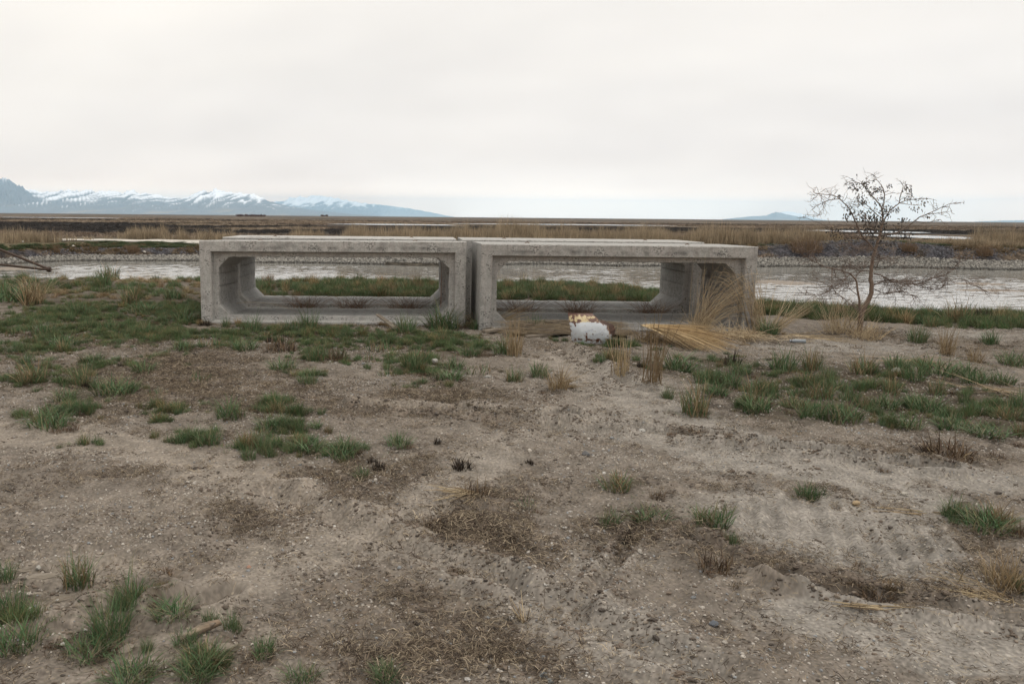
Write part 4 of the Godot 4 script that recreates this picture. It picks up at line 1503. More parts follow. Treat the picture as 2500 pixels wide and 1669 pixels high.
func build_stones() -> void:
	for e in [[1965, 1153, 22, Color(0.46, 0.34, 0.20), "ochre rounded stone beside two bent straws, lower right"], [2074, 1131, 20, Color(0.48, 0.44, 0.38), "pale oval stone right of the ochre stone"], [2018, 1122, 16, Color(0.44, 0.41, 0.36), "pale round stone just above the ochre stone"], [1893, 1115, 17, Color(0.27, 0.235, 0.195), "brown flat stone left of the pale round stone"],
		[2057, 856, 26, Color(0.50, 0.48, 0.43), "white angular rock in the grass field on the right"], [1345, 1042, 24, Color(0.155, 0.15, 0.15), "dark grey flat stone alone on the bare dirt, centre right"], [1472, 997, 17, Color(0.56, 0.54, 0.50), "white flat chip on the bare dirt, right of the path"], [570, 1299, 13, Color(0.40, 0.225, 0.155), "reddish round pebble on the silt at lower left"],
		[1638, 1428, 24, Color(0.135, 0.15, 0.175), "bluish dark stone sunk in the silt, right of the bottom centre"], [1285, 1408, 22, Color(0.27, 0.275, 0.275), "grey flat stone left of the upright pale straws, bottom centre"], [2272, 1318, 13, Color(0.46, 0.43, 0.38), "small pale stone left of the shaggy tussock"], [2290, 1382, 12, Color(0.46, 0.44, 0.41), "pale pebble below the shaggy tussock at the right edge"],
		[1460, 1182, 12, Color(0.52, 0.50, 0.45), "pale pebble between the pair of green tufts, right of centre"], [1118, 866, 16, Color(0.48, 0.46, 0.43), "pale stone in the grass in front of the gap between the culverts"], [996, 832, 22, Color(0.42, 0.40, 0.365), "flat pale stone in the grass before the left culvert's right wall"], [1388, 783, 12, Color(0.55, 0.53, 0.49), "white pebble under the rusty panel's foot"], [1455, 838, 14, Color(0.50, 0.45, 0.39), "pale stone beside the foot of the tan upright stems"],
		[88, 1303, 16, Color(0.43, 0.41, 0.37), "pale stone lying on the crusted mud slabs at the left"], [130, 1372, 12, Color(0.52, 0.50, 0.45), "white pebble on the cracked pale mud, bottom left"], [1245, 1545, 26, Color(0.205, 0.225, 0.235), "dark bluish stone at the bottom edge, the left one of a little group"], [1262, 1552, 22, Color(0.31, 0.32, 0.31), "grey stone at the bottom edge, the right one of a little group"], [1170, 1420, 16, Color(0.47, 0.44, 0.40), "pale pebble left of the upright pale straws, bottom centre"], [895, 1480, 15, Color(0.48, 0.45, 0.41), "pale pebble in the straw litter at the bottom left of centre"], [770, 1320, 14, Color(0.46, 0.43, 0.385), "pale round pebble on the silt left of the straw litter"]]:
		var p := vg(e[0], e[1])
		var r: float = e[2] * 0.5 * V / F * -p.z
		var o := single("stone", rock_mesh(90 + rng.randi() % 6, 0.62, 2), M.stone, e[4], "stone", p + Vector3(0, r * 0.22, 0), rng.randf() * TAU)
		o.scale = Vector3.ONE * r
		var m := mat(0.85, e[3], false)
		m.albedo_texture = M.rust.albedo_texture
		m.uv1_triplanar = true
		m.uv1_scale = Vector3.ONE * 0.8
		o.material_override = m
	var boulder := [[352, 613, 7, "pale boulder standing above the broken rock, left of the left culvert"], [55, 617, 9, "pale boulder at the top of the broken rock near the left edge"], [180, 621, 8, "pale boulder on the far bank between pipe and left culvert"], [465, 619, 4, "small pale boulder beside the left culvert's upper corner"]]
	for e in boulder:
		var p := at(e[0], e[1], far_edge(-16.0) + 1.1)
		p.y = far_height(p.x, -p.z) + 0.05
		single("boulder", rock_mesh(95, 0.8, 2), M.boulder, e[3], "boulder", p, rng.randf() * TAU).scale = Vector3.ONE * (e[2] / F * 50.0 * 0.6)


# ---------------------------------------------------------------- grass

func tuft_mesh(sd: int, blades: int, height: float, spread: float, lean: float, curl: float, width: float, colors: Array, dried: Array, lie := 0.0) -> ArrayMesh:
	var r := RandomNumberGenerator.new()
	r.seed = sd
	var s := Soup.new()
	for k in blades:
		var az := r.randf() * TAU
		var out := Vector3(cos(az), 0, sin(az))
		var q := r.randf() * TAU
		var p := Vector3(cos(q), 0, sin(q)) * spread * sqrt(r.randf())
		out = (out + p / maxf(spread, 0.001) * 0.9).normalized()
		var tall := height * pow(r.randf_range(0.35, 1.0), 0.8) * (1.15 - 0.4 * p.length() / maxf(spread, 0.001))
		var ang := lean * r.randf_range(0.1, 1.0) + lie
		var bend := curl * r.randf_range(0.2, 1.3)
		var pts := PackedVector3Array()
		var wid := PackedFloat32Array()
		var side := out.cross(Vector3.UP).rotated(Vector3.UP, r.randf_range(-0.6, 0.6))
		var steps := 5
		p.y = -0.01
		var twist := r.randf_range(-0.25, 0.25)
		for i in steps + 1:
			pts.append(p)
			wid.append(width * 0.5 * (1.0 - pow(float(i) / steps, 2.2)) * r.randf_range(0.85, 1.1) + 0.0002)
			p += (out * sin(ang) + Vector3.UP * cos(ang)) * tall / steps
			ang = minf(ang + bend / steps, 2.0)
			out = out.rotated(Vector3.UP, twist / steps)
			if p.y < 0.004 and i > 0:
				p.y = 0.004 + r.randf() * 0.006
		var c: Color = colors[r.randi() % colors.size()]
		var v := r.randf_range(0.75, 1.25)
		if r.randf() < 0.14:                                  # a blade that has dried out
			c = dried[r.randi() % dried.size()]
		s.strip(pts, wid, side, c * v)
	return s.mesh()


func make_tufts() -> void:
	var g := [Color(0.078, 0.134, 0.060), Color(0.096, 0.154, 0.072), Color(0.060, 0.110, 0.050), Color(0.098, 0.130, 0.066), Color(0.140, 0.128, 0.078)]
	var gt := [Color(0.19, 0.17, 0.10), Color(0.15, 0.145, 0.075)]
	var dry := [Color(0.20, 0.145, 0.080), Color(0.26, 0.19, 0.11), Color(0.15, 0.105, 0.060), Color(0.30, 0.235, 0.145)]
	var dryt := [Color(0.34, 0.27, 0.17), Color(0.28, 0.21, 0.13), Color(0.22, 0.16, 0.095)]
	var brown := [Color(0.085, 0.058, 0.038), Color(0.12, 0.082, 0.052), Color(0.060, 0.042, 0.030), Color(0.16, 0.115, 0.075)]
	var char_ := [Color(0.016, 0.014, 0.012), Color(0.030, 0.024, 0.019), Color(0.055, 0.04, 0.03)]
	T.green = []
	T.short = []
	T.mixed = []
	T.dry = []
	T.brown = []
	T.char = []
	T.spiky = []
	for k in 5:
		T.green.append(tuft_mesh(100 + k, 150, 0.17, 0.075, 0.75, 1.1, 0.0042, g, gt))
		T.spiky.append(tuft_mesh(150 + k, 210, 0.22, 0.085, 0.85, 1.2, 0.0042, g, gt))
		T.short.append(tuft_mesh(110 + k, 55, 0.075, 0.075, 1.1, 0.8, 0.0038, g + [dry[0], brown[1]], gt + [dry[1]]))
		T.mixed.append(tuft_mesh(120 + k, 160, 0.19, 0.07, 0.7, 0.9, 0.0040, g + dry.slice(0, 3), gt + dryt))
		T.dry.append(tuft_mesh(130 + k, 110, 0.24, 0.06, 0.6, 0.8, 0.0036, dry, dryt))
		T.brown.append(tuft_mesh(140 + k, 140, 0.11, 0.09, 1.3, 0.9, 0.0050, brown, brown + [dry[0]]))
		T.char.append(tuft_mesh(160 + k, 110, 0.10, 0.055, 0.9, 0.7, 0.0055, char_, char_ + [brown[0]]))
	T.bits = []
	for k in 4:                                              # small loose heaps of chopped straw
		T.bits.append(litter_mesh(170 + k, 26, 0.09))


func litter_mesh(sd: int, n: int, spread: float) -> ArrayMesh:
	var r := RandomNumberGenerator.new()
	r.seed = sd
	var s := Soup.new()
	for k in n:
		var q := r.randf() * TAU
		var c := Vector3(cos(q), 0, sin(q)) * spread * sqrt(r.randf())
		var dir := Vector3.RIGHT.rotated(Vector3.UP, r.randf() * TAU)
		dir.y = r.randf_range(-0.12, 0.3)
		var len_ := r.randf_range(0.010, 0.055)
		var bend := Vector3(0, r.randf_range(0.0, 0.012), 0)
		c.y = 0.003 + r.randf() * 0.014
		var pts := PackedVector3Array([c - dir * len_ * 0.5, c + bend, c + dir * len_ * 0.5])
		var w := r.randf_range(0.0008, 0.0020)
		var t := r.randf()
		var col := Color(0.30, 0.245, 0.175) if t < 0.28 else Color(0.165, 0.128, 0.092) if t < 0.62 else Color(0.070, 0.052, 0.038)
		s.tube(pts, PackedFloat32Array([w, w, w * 0.7]), 3, col, col * 1.1)
	return s.mesh()


func named_tuft(kind: String, vx: float, vy: float, w: float, h: float, label: String, called := "grass_tuft", group := "") -> void:
	# w and h: the size of the tuft on the print
	var p := vg(vx, vy)
	var d := -p.z
	var o := single(called, T[kind][rng.randi() % 5], M.straw if kind in ["dry", "brown", "char"] else M.grass, label, {"grass_tuft": "grass tuft", "tussock": "tussock", "burnt_stump": "burnt stump", "root_clod": "clod"}[called], p, rng.randf() * TAU, group)
	var size: Dictionary = {"green": [0.22, 0.125], "spiky": [0.30, 0.17], "short": [0.20, 0.06], "mixed": [0.22, 0.14], "dry": [0.22, 0.17], "brown": [0.28, 0.07], "char": [0.20, 0.08]}
	var near := 1.25 + 0.12 * smoothstep(5.0, 3.0, d)
	var sx: float = near * w * V / F * d / size[kind][0]
	var sy: float = (near - 0.15 * smoothstep(5.0, 3.0, d)) * h * V / F * d / size[kind][1]
	o.scale = Vector3(sx, clampf(sy, 0.5 * sx, 1.8 * sx), sx)
	skirts.append([p.x, d, w * V / F * d, kind])


var skirts := []           # where named tufts stand, so that sparse sprigs grow round them


func build_named_tufts() -> void:
	for t in [
		["spiky", 300, 1408, 105, 95, "tall green grass clump at bottom left, upper of the two that grow together"],
		["spiky", 252, 1472, 110, 110, "tallest green grass clump at bottom left, right of the cracked pale mud"],
		["spiky", 25, 1420, 85, 85, "dark green grass clump cut by the left edge, left of the cracked pale mud"],
		["green", 5, 1335, 60, 45, "green grass clump at the left edge just above the mud ridges"],
		["green", 45, 1502, 110, 60, "spreading green grass tuft near the bottom left corner"],
		["green", 205, 1512, 105, 50, "low green grass clump just below the tallest clump at bottom left"],
		["mixed", 180, 1348, 80, 70, "tan and green bunch grass at the edge of the mud ridges, bottom left"],
		["spiky", 300, 1572, 140, 70, "green grass clump cut by the bottom edge, below the tallest clump"],
		["spiky", 452, 1572, 110, 60, "green grass clump cut by the bottom edge, below the pale broken branch"],
		["green", 395, 1440, 95, 36, "flat spreading grass tuft above the pale broken branch"],
		["green", 482, 1448, 40, 40, "thin upright grass tuft just above the right end of the pale branch"],
		["green", 535, 1458, 50, 45, "green grass tuft right of the pale broken branch"],
		["green", 605, 1510, 60, 45, "thin green grass tuft beside a bare patch, right of the pale branch"],
		["spiky", 338, 1510, 34, 50, "narrow upright grass tuft left of the pale broken branch"],
		["green", 425, 1500, 55, 36, "small grass tuft growing against the pale broken branch"],
		["green", 690, 1568, 80, 38, "low green grass tuft at the bottom edge, left of centre"],
		["spiky", 885, 1575, 75, 50, "green grass tuft at the bottom edge below the straw litter, nearest to the middle"],
		["green", 112, 978, 95, 45, "round green grass clump on the left, beside a bare pale strip"],
		["green", 262, 902, 100, 42, "long green grass clump right of a burnt stump on the left"],
		["mixed", 190, 882, 55, 42, "green and tan grass tuft with a black burnt foot, on the left"],
		["mixed", 75, 882, 75, 45, "yellowish green bunch grass near the left edge, level with the burnt stump"],
		["green", 530, 962, 75, 42, "green grass tuft alone on bare dirt, left of the middle"],
		["green", 622, 978, 70, 32, "low green grass tuft just right of the lone one on bare dirt"],
		["green", 570, 1052, 38, 36, "small bright green grass tuft above a clod of brown straw"],
		["green", 700, 1030, 90, 34, "low spreading green grass patch left of the middle"],
		["green", 785, 1052, 75, 36, "green grass tuft left of two dark clods near the middle"],
		["green", 830, 1098, 40, 28, "tiny green grass tuft just below the two dark clods"],
		["green", 705, 880, 45, 30, "short green grass tuft on pale dirt below the straw tussock"],
		["green", 728, 828, 62, 44, "dense green grass clump beside a tan tussock, in front of the left culvert"],
		["brown", 770, 828, 60, 32, "tan flattened tussock touching a green clump, in front of the left culvert", "tussock"],
		["brown", 645, 808, 80, 46, "straw mound with a black burnt heart, in front of the left culvert", "tussock"],
		["char", 640, 795, 30, 26, "black burnt grass stump on top of the straw mound", "burnt_stump"],
		["char", 618, 788, 24, 34, "black burnt spikes just left of the straw mound", "burnt_stump"],
		["char", 196, 886, 22, 20, "black burnt grass stump among green tufts on the left", "burnt_stump"],
		["green", 948, 848, 62, 50, "full green grass clump in front of the left culvert's right half"],
		["green", 930, 765, 55, 42, "green grass clump just right of the leaning plank"],
		["spiky", 1015, 752, 100, 58, "largest dark green grass clump, at the foot of the left culvert's right wall"],
		["spiky", 706, 758, 60, 52, "spiky dark green grass tuft before the left culvert's floor"],
		["green", 582, 762, 50, 40, "green grass tuft before the left culvert's floor, left one of two"],
		["green", 668, 764, 46, 34, "green grass tuft before the left culvert's floor, just left of the spiky one"],
		["green", 518, 748, 24, 36, "slim green grass tuft at the foot of the left culvert's left wall"],
		["char", 470, 746, 34, 20, "dark grass fringe at the outer foot of the left culvert's left wall", "burnt_stump"],
		["green", 1095, 752, 42, 30, "green grass tuft in the gap between the two front culverts"],
		["mixed", 1120, 745, 60, 40, "yellow green grass leaning against the right culvert's left wall"],
		["green", 1228, 760, 48, 40, "dark green grass tuft in front of the right culvert's floor, left of the rusty panel"],
		["dry", 1180, 818, 52, 76, "tan bunch of upright dry stems left of the path's head"],
		["green", 1155, 812, 60, 40, "green grass clump touching the tan bunch left of the path's head"],
		["green", 1238, 862, 46, 32, "green tuft with dark spikes in the middle of the path's left border"],
		["mixed", 1180, 872, 48, 34, "dark green and brown grass tuft left of the path"],
		["dry", 1280, 898, 62, 46, "tan tuft with straw swept to the right, on the left border of the path"],
		["brown", 1275, 962, 60, 26, "broken tuft with long pale straws fanned to the left, beside the path", "tussock"],
		["brown", 1092, 1138, 80, 44, "brown trampled tussock with stiff straws fanned to the left, centre of the dirt", "tussock"],
		["char", 1060, 1078, 60, 30, "dark clod of roots above the trampled tussock at the centre", "root_clod"],
		["char", 868, 1080, 40, 30, "dark clod of roots right of a green tuft, left of centre", "root_clod"],
		["char", 855, 1062, 34, 18, "smaller dark clod just above the one left of centre", "root_clod"],
		["brown", 990, 1205, 74, 34, "crumbled brown clod below the trampled tussock at the centre", "root_clod"],
		["char", 1003, 1022, 26, 16, "small dark clod on the bare dirt above the centre", "root_clod"],
		["char", 1095, 945, 40, 14, "flat dark clod left of the path", "root_clod"],
		["char", 1215, 1058, 26, 14, "small dark clod on the right of the centre dirt", "root_clod"],
		["mixed", 1416, 1122, 80, 34, "green tuft with orange dry blades, right of the centre"],
		["brown", 1508, 1140, 44, 28, "brown grey tuft right of the one with orange blades", "tussock"],
		["green", 1402, 1198, 55, 40, "green grass tuft, left one of a pair right of the centre"],
		["green", 1490, 1192, 80, 32, "green grass patch, right one of a pair right of the centre"],
		["char", 1440, 1228, 60, 26, "dark brown clod just below the pair of green tufts", "root_clod"],
		["green", 1635, 1205, 95, 46, "green grass clump with a tan heart beside the tyre marks"],
		["dry", 1612, 1198, 44, 28, "tan dry heart of the grass clump beside the tyre marks"],
		["green", 1680, 1240, 40, 30, "small green tuft at the corner of the tyre marks"],
		["short", 1210, 1165, 52, 22, "pale short green tuft alone on the dirt at the centre"],
		["brown", 1640, 1005, 100, 36, "brown dead tussock on the bare dirt below the yellow bunch grass", "tussock"],
		["mixed", 1595, 950, 74, 74, "yellow and green bunch grass at the right border of the path"],
		["spiky", 1532, 915, 34, 66, "narrow green and yellow grass tuft at the right border of the path"],
		["green", 1555, 848, 100, 44, "wide green grass clump right of the dark upright stems"],
		["green", 1622, 880, 60, 50, "green grass clump left of the charred stump's soil"],
		["char", 1680, 842, 50, 36, "black charred tussock standing above the grass, right of the path", "burnt_stump"],
		["char", 1470, 845, 26, 30, "black burnt stump at the foot of the dark upright stems", "burnt_stump"],
		["green", 1800, 850, 66, 46, "green grass clump right of the charred tussock"],
		["mixed", 1862, 852, 50, 46, "brownish green upright tuft, right of the clump beside the charred tussock"],
		["mixed", 1850, 882, 56, 36, "green tuft with tan base below the brownish upright one"],
		["mixed", 1980, 862, 64, 48, "dark olive bunch grass standing alone in the right of the grass field"],
		["green", 2060, 852, 60, 30, "low green tuft right of the dark olive bunch grass"],
		["green", 2145, 866, 90, 40, "wide green grass tuft behind a pale stone on the right"],
		["spiky", 2105, 786, 52, 48, "round dark green grass ball on bare ground right of the small tree"],
		["dry", 2172, 812, 44, 60, "tan bunch of dry stems right of the round green grass ball"],
		["dry", 2238, 832, 40, 34, "few pale dry stems right of the tan bunch"],
		["green", 2272, 788, 40, 30, "small dark green tuft with one thin stalk, near the right edge"],
		["mixed", 2200, 738, 66, 50, "tall olive bunch grass at the canal bank, right of the small tree"],
		["char", 2255, 735, 56, 26, "black burnt patch of stubble on the canal bank, near the right edge", "burnt_stump"],
		["char", 2290, 745, 40, 20, "second black burnt patch of stubble beside it, nearer the right edge", "burnt_stump"],
		["char", 2340, 722, 40, 20, "dark burnt stubble at the right edge of the canal bank", "burnt_stump"],
		["green", 1740, 945, 80, 36, "green grass clump at the front of the grass field, right of the yellow bunch grass"],
		["green", 1862, 962, 74, 46, "thick green clump at the front of the grass field"],
		["green", 1935, 968, 90, 44, "broad green clump next to the thick one at the front of the field"],
		["green", 2120, 945, 84, 46, "bushy green clump in the right part of the grass field"],
		["green", 2215, 930, 34, 38, "upright green tuft right of the bushy clump"],
		["green", 2190, 985, 80, 34, "green clump at the field's front edge above the brown mound"],
		["green", 2335, 940, 60, 44, "green clump at the right edge of the grass field"],
		["green", 2265, 1002, 90, 26, "low green grass at the field's front edge, near the right edge"],
		["brown", 2175, 1048, 130, 44, "dark brown mound of churned roots at the right", "tussock"],
		["brown", 2110, 1070, 90, 26, "smaller brown mound left of the churned one at the right", "tussock"],
		["spiky", 2190, 1178, 70, 50, "dark green grass tuft at lower right"],
		["green", 2268, 1212, 110, 44, "green grass clump below the chopped brown tussock, lower right"],
		["dry", 2292, 1196, 82, 50, "chopped brown tussock at lower right, near the edge", "tussock"],
		["dry", 2305, 1340, 100, 74, "tan shaggy tussock cut by the right edge", "tussock"],
		["brown", 2345, 1230, 60, 34, "dark brown tussock cut by the right edge", "tussock"],
		["green", 2345, 1345, 50, 50, "green tuft behind the shaggy tussock at the right edge"],
		["brown", 1645, 1310, 100, 40, "brown trampled tussock below the grass clump with a tan heart", "tussock"],
		["brown", 2010, 1352, 90, 26, "heap of pale leaves in the straw band at lower right", "tussock"],
		["green", 30, 690, 110, 50, "lush green grass clump below the rusty pipes at the left edge"],
		["dry", 75, 700, 66, 60, "dry bunch with long pale straws leaning left, near the left edge"],
		["mixed", 250, 640, 50, 34, "straw and green tuft on the canal bank left of the left culvert"],
		["mixed", 365, 628, 40, 28, "upright olive tuft on the canal bank, midway to the left culvert"],
		["dry", 430, 636, 60, 26, "pale dry grass on the bank just left of the left culvert"],
		["mixed", 300, 700, 50, 40, "tan and green tuft on the left, halfway between pipe and culvert"],
		["green", 235, 655, 44, 36, "dark green tuft on the left bank below the dry straws"],
		["green", 420, 738, 60, 34, "green tuft left of the left culvert's wall"],
	]:
		named_tuft(t[0], t[1], t[2], t[3], t[4], t[5], t[6] if t.size() > 6 else "grass_tuft")
	var right_marks := [[1980, 862, "the dark olive bunch grass"], [2057, 853, "the white angular rock"], [1680, 842, "the charred tussock"], [1862, 962, "the thick clump at the field's front"], [2120, 945, "the bushy green clump"], [1595, 950, "the yellow bunch grass by the path"], [1862, 852, "the brownish upright tuft"], [1740, 945, "the front clump nearest the path"], [2335, 940, "the clump at the right edge"], [2215, 930, "the upright tuft right of the bushy clump"], [2145, 866, "the wide tuft behind the white rock"], [1800, 850, "the clump right of the charred tussock"], [2190, 985, "the clump above the brown mound"]]
	var left_marks := [[645, 808, "the straw mound with a burnt heart"], [530, 962, "the lone tuft on bare dirt"], [112, 978, "the round clump beside the pale strip"], [262, 902, "the long clump by the burnt stump"], [75, 882, "the yellowish bunch grass"], [470, 746, "the left culvert's left wall"], [728, 828, "the dense clump beside the tan tussock"], [948, 848, "the full clump before the left culvert"], [868, 1080, "the two dark clods"], [1180, 818, "the tan bunch at the path's head"], [300, 700, "the tuft between pipe and culvert"], [706, 758, "the spiky tuft at the left culvert"], [88, 690, "the arching stalks at the left edge"]]
	for p in [[1670, 885], [1735, 905], [1728, 930], [1770, 912], [1640, 905], [1920, 895], [1880, 915], [2000, 890], [2045, 905], [2150, 905], [2240, 880], [2300, 880], [1950, 925], [1825, 935], [2030, 940], [2080, 985], [2310, 965], [2240, 955], [2170, 960], [2345, 1000], [1985, 935], [1700, 862], [2095, 880], [2220, 860], [1900, 870], [2320, 840]]:
		named_tuft(["green", "green", "mixed"][rng.randi() % 3], p[0], p[1], rng.randf_range(40, 70), rng.randf_range(26, 42), beside(p, right_marks), "grass_tuft", "small green tufts right of the path")
	for p in [[420, 805], [330, 850], [150, 795], [210, 830], [60, 830], [360, 905], [455, 870], [150, 920], [480, 795], [560, 805], [650, 850], [840, 830], [870, 800], [1000, 820], [1040, 845], [1080, 815], [1030, 870], [890, 860], [440, 1005], [600, 1000], [480, 1015], [330, 770], [250, 760], [100, 770], [30, 770], [180, 720], [330, 720], [915, 1025], [400, 690], [1100, 850]]:
		named_tuft(["green", "green", "short"][rng.randi() % 3], p[0], p[1], rng.randf_range(40, 75), rng.randf_range(24, 38), beside(p, left_marks), "grass_tuft", "small green tufts left of the path")


var told := {}             # labels already given to small tufts


func beside(p: Array, marks: Array) -> String:
	# says where a small tuft stands: which way from the nearest thing that has a look of its own
	var order := marks.duplicate()
	order.sort_custom(func(a, b): return Vector2(p[0] - a[0], 2.0 * (p[1] - a[1])).length() < Vector2(p[0] - b[0], 2.0 * (p[1] - b[1])).length())
	for far_word in ["just ", "a little farther ", "well "]:
		for m in order.slice(0, 3):
			var dx: float = p[0] - m[0]
			var dy: float = 2.0 * (p[1] - m[1])
			var way := ("right of " if dx > 0 else "left of ") if absf(dx) > absf(dy) else "in front of " if dy > 0 else "behind "
			var text: String = "small grass tuft " + far_word + way + m[2]
			if not told.has(text):
				told[text] = true
				return text
	return "small grass tuft among others on the dirt"


func stem(s: Soup, base: Vector3, tip: Vector3, sag: float, w: float, col: Color) -> void:
	# a dry stalk that rises and then arches over to its tip
	var pts := PackedVector3Array()
	var rad := PackedFloat32Array()
	var top := base.lerp(tip, 0.55) + Vector3.UP * sag
	for i in 9:
		var t := i / 8.0
		var a := base.lerp(top, t)
		var b := top.lerp(tip, t)
		pts.append(a.lerp(b, t))
		rad.append(w * 1.15 * (1.0 - 0.7 * t))
	col *= rng.randf_range(0.8, 1.15)
	s.tube(pts, rad, 3, col, col)


func straw_color() -> Color:
	var t := rng.randf()
	return Color(0.48, 0.385, 0.255) if t < 0.55 else Color(0.37, 0.28, 0.175) if t < 0.75 else Color(0.18, 0.13, 0.085) if t < 0.87 else Color(0.50, 0.41, 0.28)


func fan(called: String, label: String, category: String, base: Vector3, n: int, radius: float, len_min: float, len_max: float, dirs: Array, sag: float, w: float, drop := 0.0, tint := Color.WHITE) -> void:
	# stalks that rise from one root; dirs: [direction, spread] pairs
	var s := Soup.new()
	for k in n:
		var dd = dirs[rng.randi() % dirs.size()]
		var q := rng.randf() * TAU
		var b := Vector3(cos(q), 0, sin(q)) * radius * sqrt(rng.randf())
		var dir: Vector3 = (dd[0] + Vector3(rng.randfn(), rng.randfn() * 0.6, rng.randfn()) * dd[1]).normalized()
		var len_ := rng.randf_range(len_min, len_max) * (0.6 + 0.4 * rng.randf())
		var tip := b + dir * len_
		tip.y = maxf(tip.y - drop * rng.randf() * len_, gh(base.x + tip.x, -base.z - tip.z) - base.y + 0.01)
		stem(s, b, tip, sag * len_ * rng.randf_range(0.3, 1.2), w * rng.randf_range(0.7, 1.3), straw_color() * tint)
	single(called, s.mesh(), M.straw, label, category, base)


func build_dry_grass() -> void:
	# the big dry clump that leans over the right culvert's end: two roots, stalks arching to the right and up
	var b := vg(1600, 761)
	fan("dry_grass_clump", "tallest clump of dry tan grass arching across the right end of the right culvert", "dry grass", b, 130, 0.15, 0.85, 1.4, [[Vector3(0.66, 0.66, 0.02), 0.13], [Vector3(0.80, 0.46, 0.0), 0.16], [Vector3(0.2, 0.95, 0.05), 0.25]], 0.42, 0.0027, 0.16)
	fan("dry_grass_clump", "short dense dry grass at the root of the arching clump before the right culvert", "dry grass", b + Vector3(0.02, 0, 0.03), 150, 0.15, 0.18, 0.5, [[Vector3(0.2, 0.9, 0.1), 0.35], [Vector3(-0.8, 0.4, 0.2), 0.25]], 0.14, 0.0028, 0.15)
	var b2 := vg(1735, 760)
	fan("dry_grass_clump", "dry tan grass rising against the right culvert's end and bowing to the left", "dry grass", b2, 110, 0.16, 0.9, 1.4, [[Vector3(-0.50, 0.75, 0.0), 0.12], [Vector3(-0.3, 0.9, 0.1), 0.15]], 0.42, 0.0027, 0.10)
	var b3 := vg(1768, 766)
	fan("dry_grass_clump", "green based grass clump with long straws leaning right, beside the right culvert", "dry grass", b3, 70, 0.10, 0.5, 1.0, [[Vector3(0.80, 0.58, 0.0), 0.08], [Vector3(0.55, 0.75, 0.0), 0.2]], 0.05, 0.0030, 0.02)
	named_tuft("spiky", 1762, 770, 60, 44, "deep green heart of the grass clump beside the right culvert")
	fan("dry_grass_clump", "curled golden straw heap at the foot of the right culvert's end wall", "dry grass", vg(1690, 775), 260, 0.24, 0.25, 0.65, [[Vector3(-0.6, 0.4, 0.3), 0.5], [Vector3(0.6, 0.35, 0.4), 0.5]], 0.35, 0.0032, 0.6)
	var heap := at(1600, 795, 10.8)
	fan("flattened_straw", "sheaf of flattened golden straw sloping down to the right, in front of the right culvert", "straw", heap, 460, 0.20, 0.6, 1.35, [[Vector3(0.50, -0.12, 0.80), 0.10], [Vector3(0.62, -0.10, 0.66), 0.11], [Vector3(0.75, -0.08, 0.5), 0.12]], 0.07, 0.0031, 0.25, Color(1.05, 0.98, 0.86))
	fan("flattened_straw", "loose straw and stubble under the upper end of the golden sheaf", "straw", Vector3(heap.x, gh(heap.x, 10.8), -10.8), 200, 0.24, 0.15, 0.42, [[Vector3(-0.3, 0.5, 0.2), 0.4], [Vector3(0.4, 0.5, 0.2), 0.4]], 0.12, 0.0028, 0.2, Color(0.6, 0.56, 0.5))
	fan("dry_grass_clump", "dry grass leaning right from the left foot of the right culvert", "dry grass", vg(1132, 748), 90, 0.12, 0.4, 0.85, [[Vector3(0.85, 0.5, 0.1), 0.15], [Vector3(0.9, 0.2, 0.2), 0.2]], 0.10, 0.0028, 0.1)
	fan("dry_grass_clump", "dry straw spilling from the gap between the two front culverts", "dry grass", vg(1085, 742), 60, 0.10, 0.3, 0.6, [[Vector3(0.6, 0.35, 0.6), 0.3], [Vector3(-0.4, 0.4, 0.6), 0.3]], 0.2, 0.0026, 0.2)
	fan("upright_stems", "dark upright broken stems in a bundle at the path's right border", "dry stems", vg(1494, 888), 38, 0.10, 0.45, 0.86, [[Vector3(0.0, 1.0, 0.0), 0.07], [Vector3(0.1, 1.0, 0.1), 0.14]], 0.02, 0.0036, 0.0, Color(0.42, 0.38, 0.34))
	fan("upright_stems", "tan upright stems right of the rusty panel, leaning a little left", "dry stems", vg(1421, 858), 36, 0.11, 0.35, 0.75, [[Vector3(-0.15, 1.0, 0.0), 0.12], [Vector3(0.05, 1.0, 0.0), 0.12]], 0.02, 0.0036, 0.0, Color(0.75, 0.72, 0.66))
	fan("dry_grass_clump", "grey brown dry grass around the trunk of the small tree", "dry grass", vg(1985, 775), 150, 0.22, 0.2, 0.5, [[Vector3(0.3, 0.8, 0.2), 0.4], [Vector3(-0.3, 0.7, 0.2), 0.5]], 0.15, 0.0028, 0.1)
	fan("dry_grass_clump", "pale dry grass left of the small tree, leaning both ways", "dry grass", vg(1925, 765), 130, 0.20, 0.35, 0.85, [[Vector3(-0.4, 0.9, 0.1), 0.35], [Vector3(0.3, 0.9, 0.0), 0.35]], 0.12, 0.0026, 0.05)
	fan("flattened_straw", "long straws lying on the bare ground right of the small tree", "straw", vg(2110, 835), 40, 0.25, 0.5, 1.0, [[Vector3(-0.95, 0.03, 0.1), 0.12], [Vector3(0.7, 0.05, 0.3), 0.4]], 0.03, 0.0028, 0.3, Color(0.66, 0.64, 0.60))
	fan("flattened_straw", "long pale straws lying across the grass near the right edge", "straw", vg(2290, 900), 22, 0.3, 0.4, 0.9, [[Vector3(-0.85, 0.14, -0.1), 0.28], [Vector3(0.7, 0.05, 0.6), 0.3]], 0.03, 0.0028, 0.1, Color(0.66, 0.64, 0.60))
	fan("flattened_straw", "fan of brown straw lying below the small tree's clump, toward the culvert", "straw", vg(1850, 775), 120, 0.35, 0.3, 0.8, [[Vector3(0.9, 0.03, 0.2), 0.3], [Vector3(-0.8, 0.03, 0.3), 0.3]], 0.04, 0.0028, 0.4)
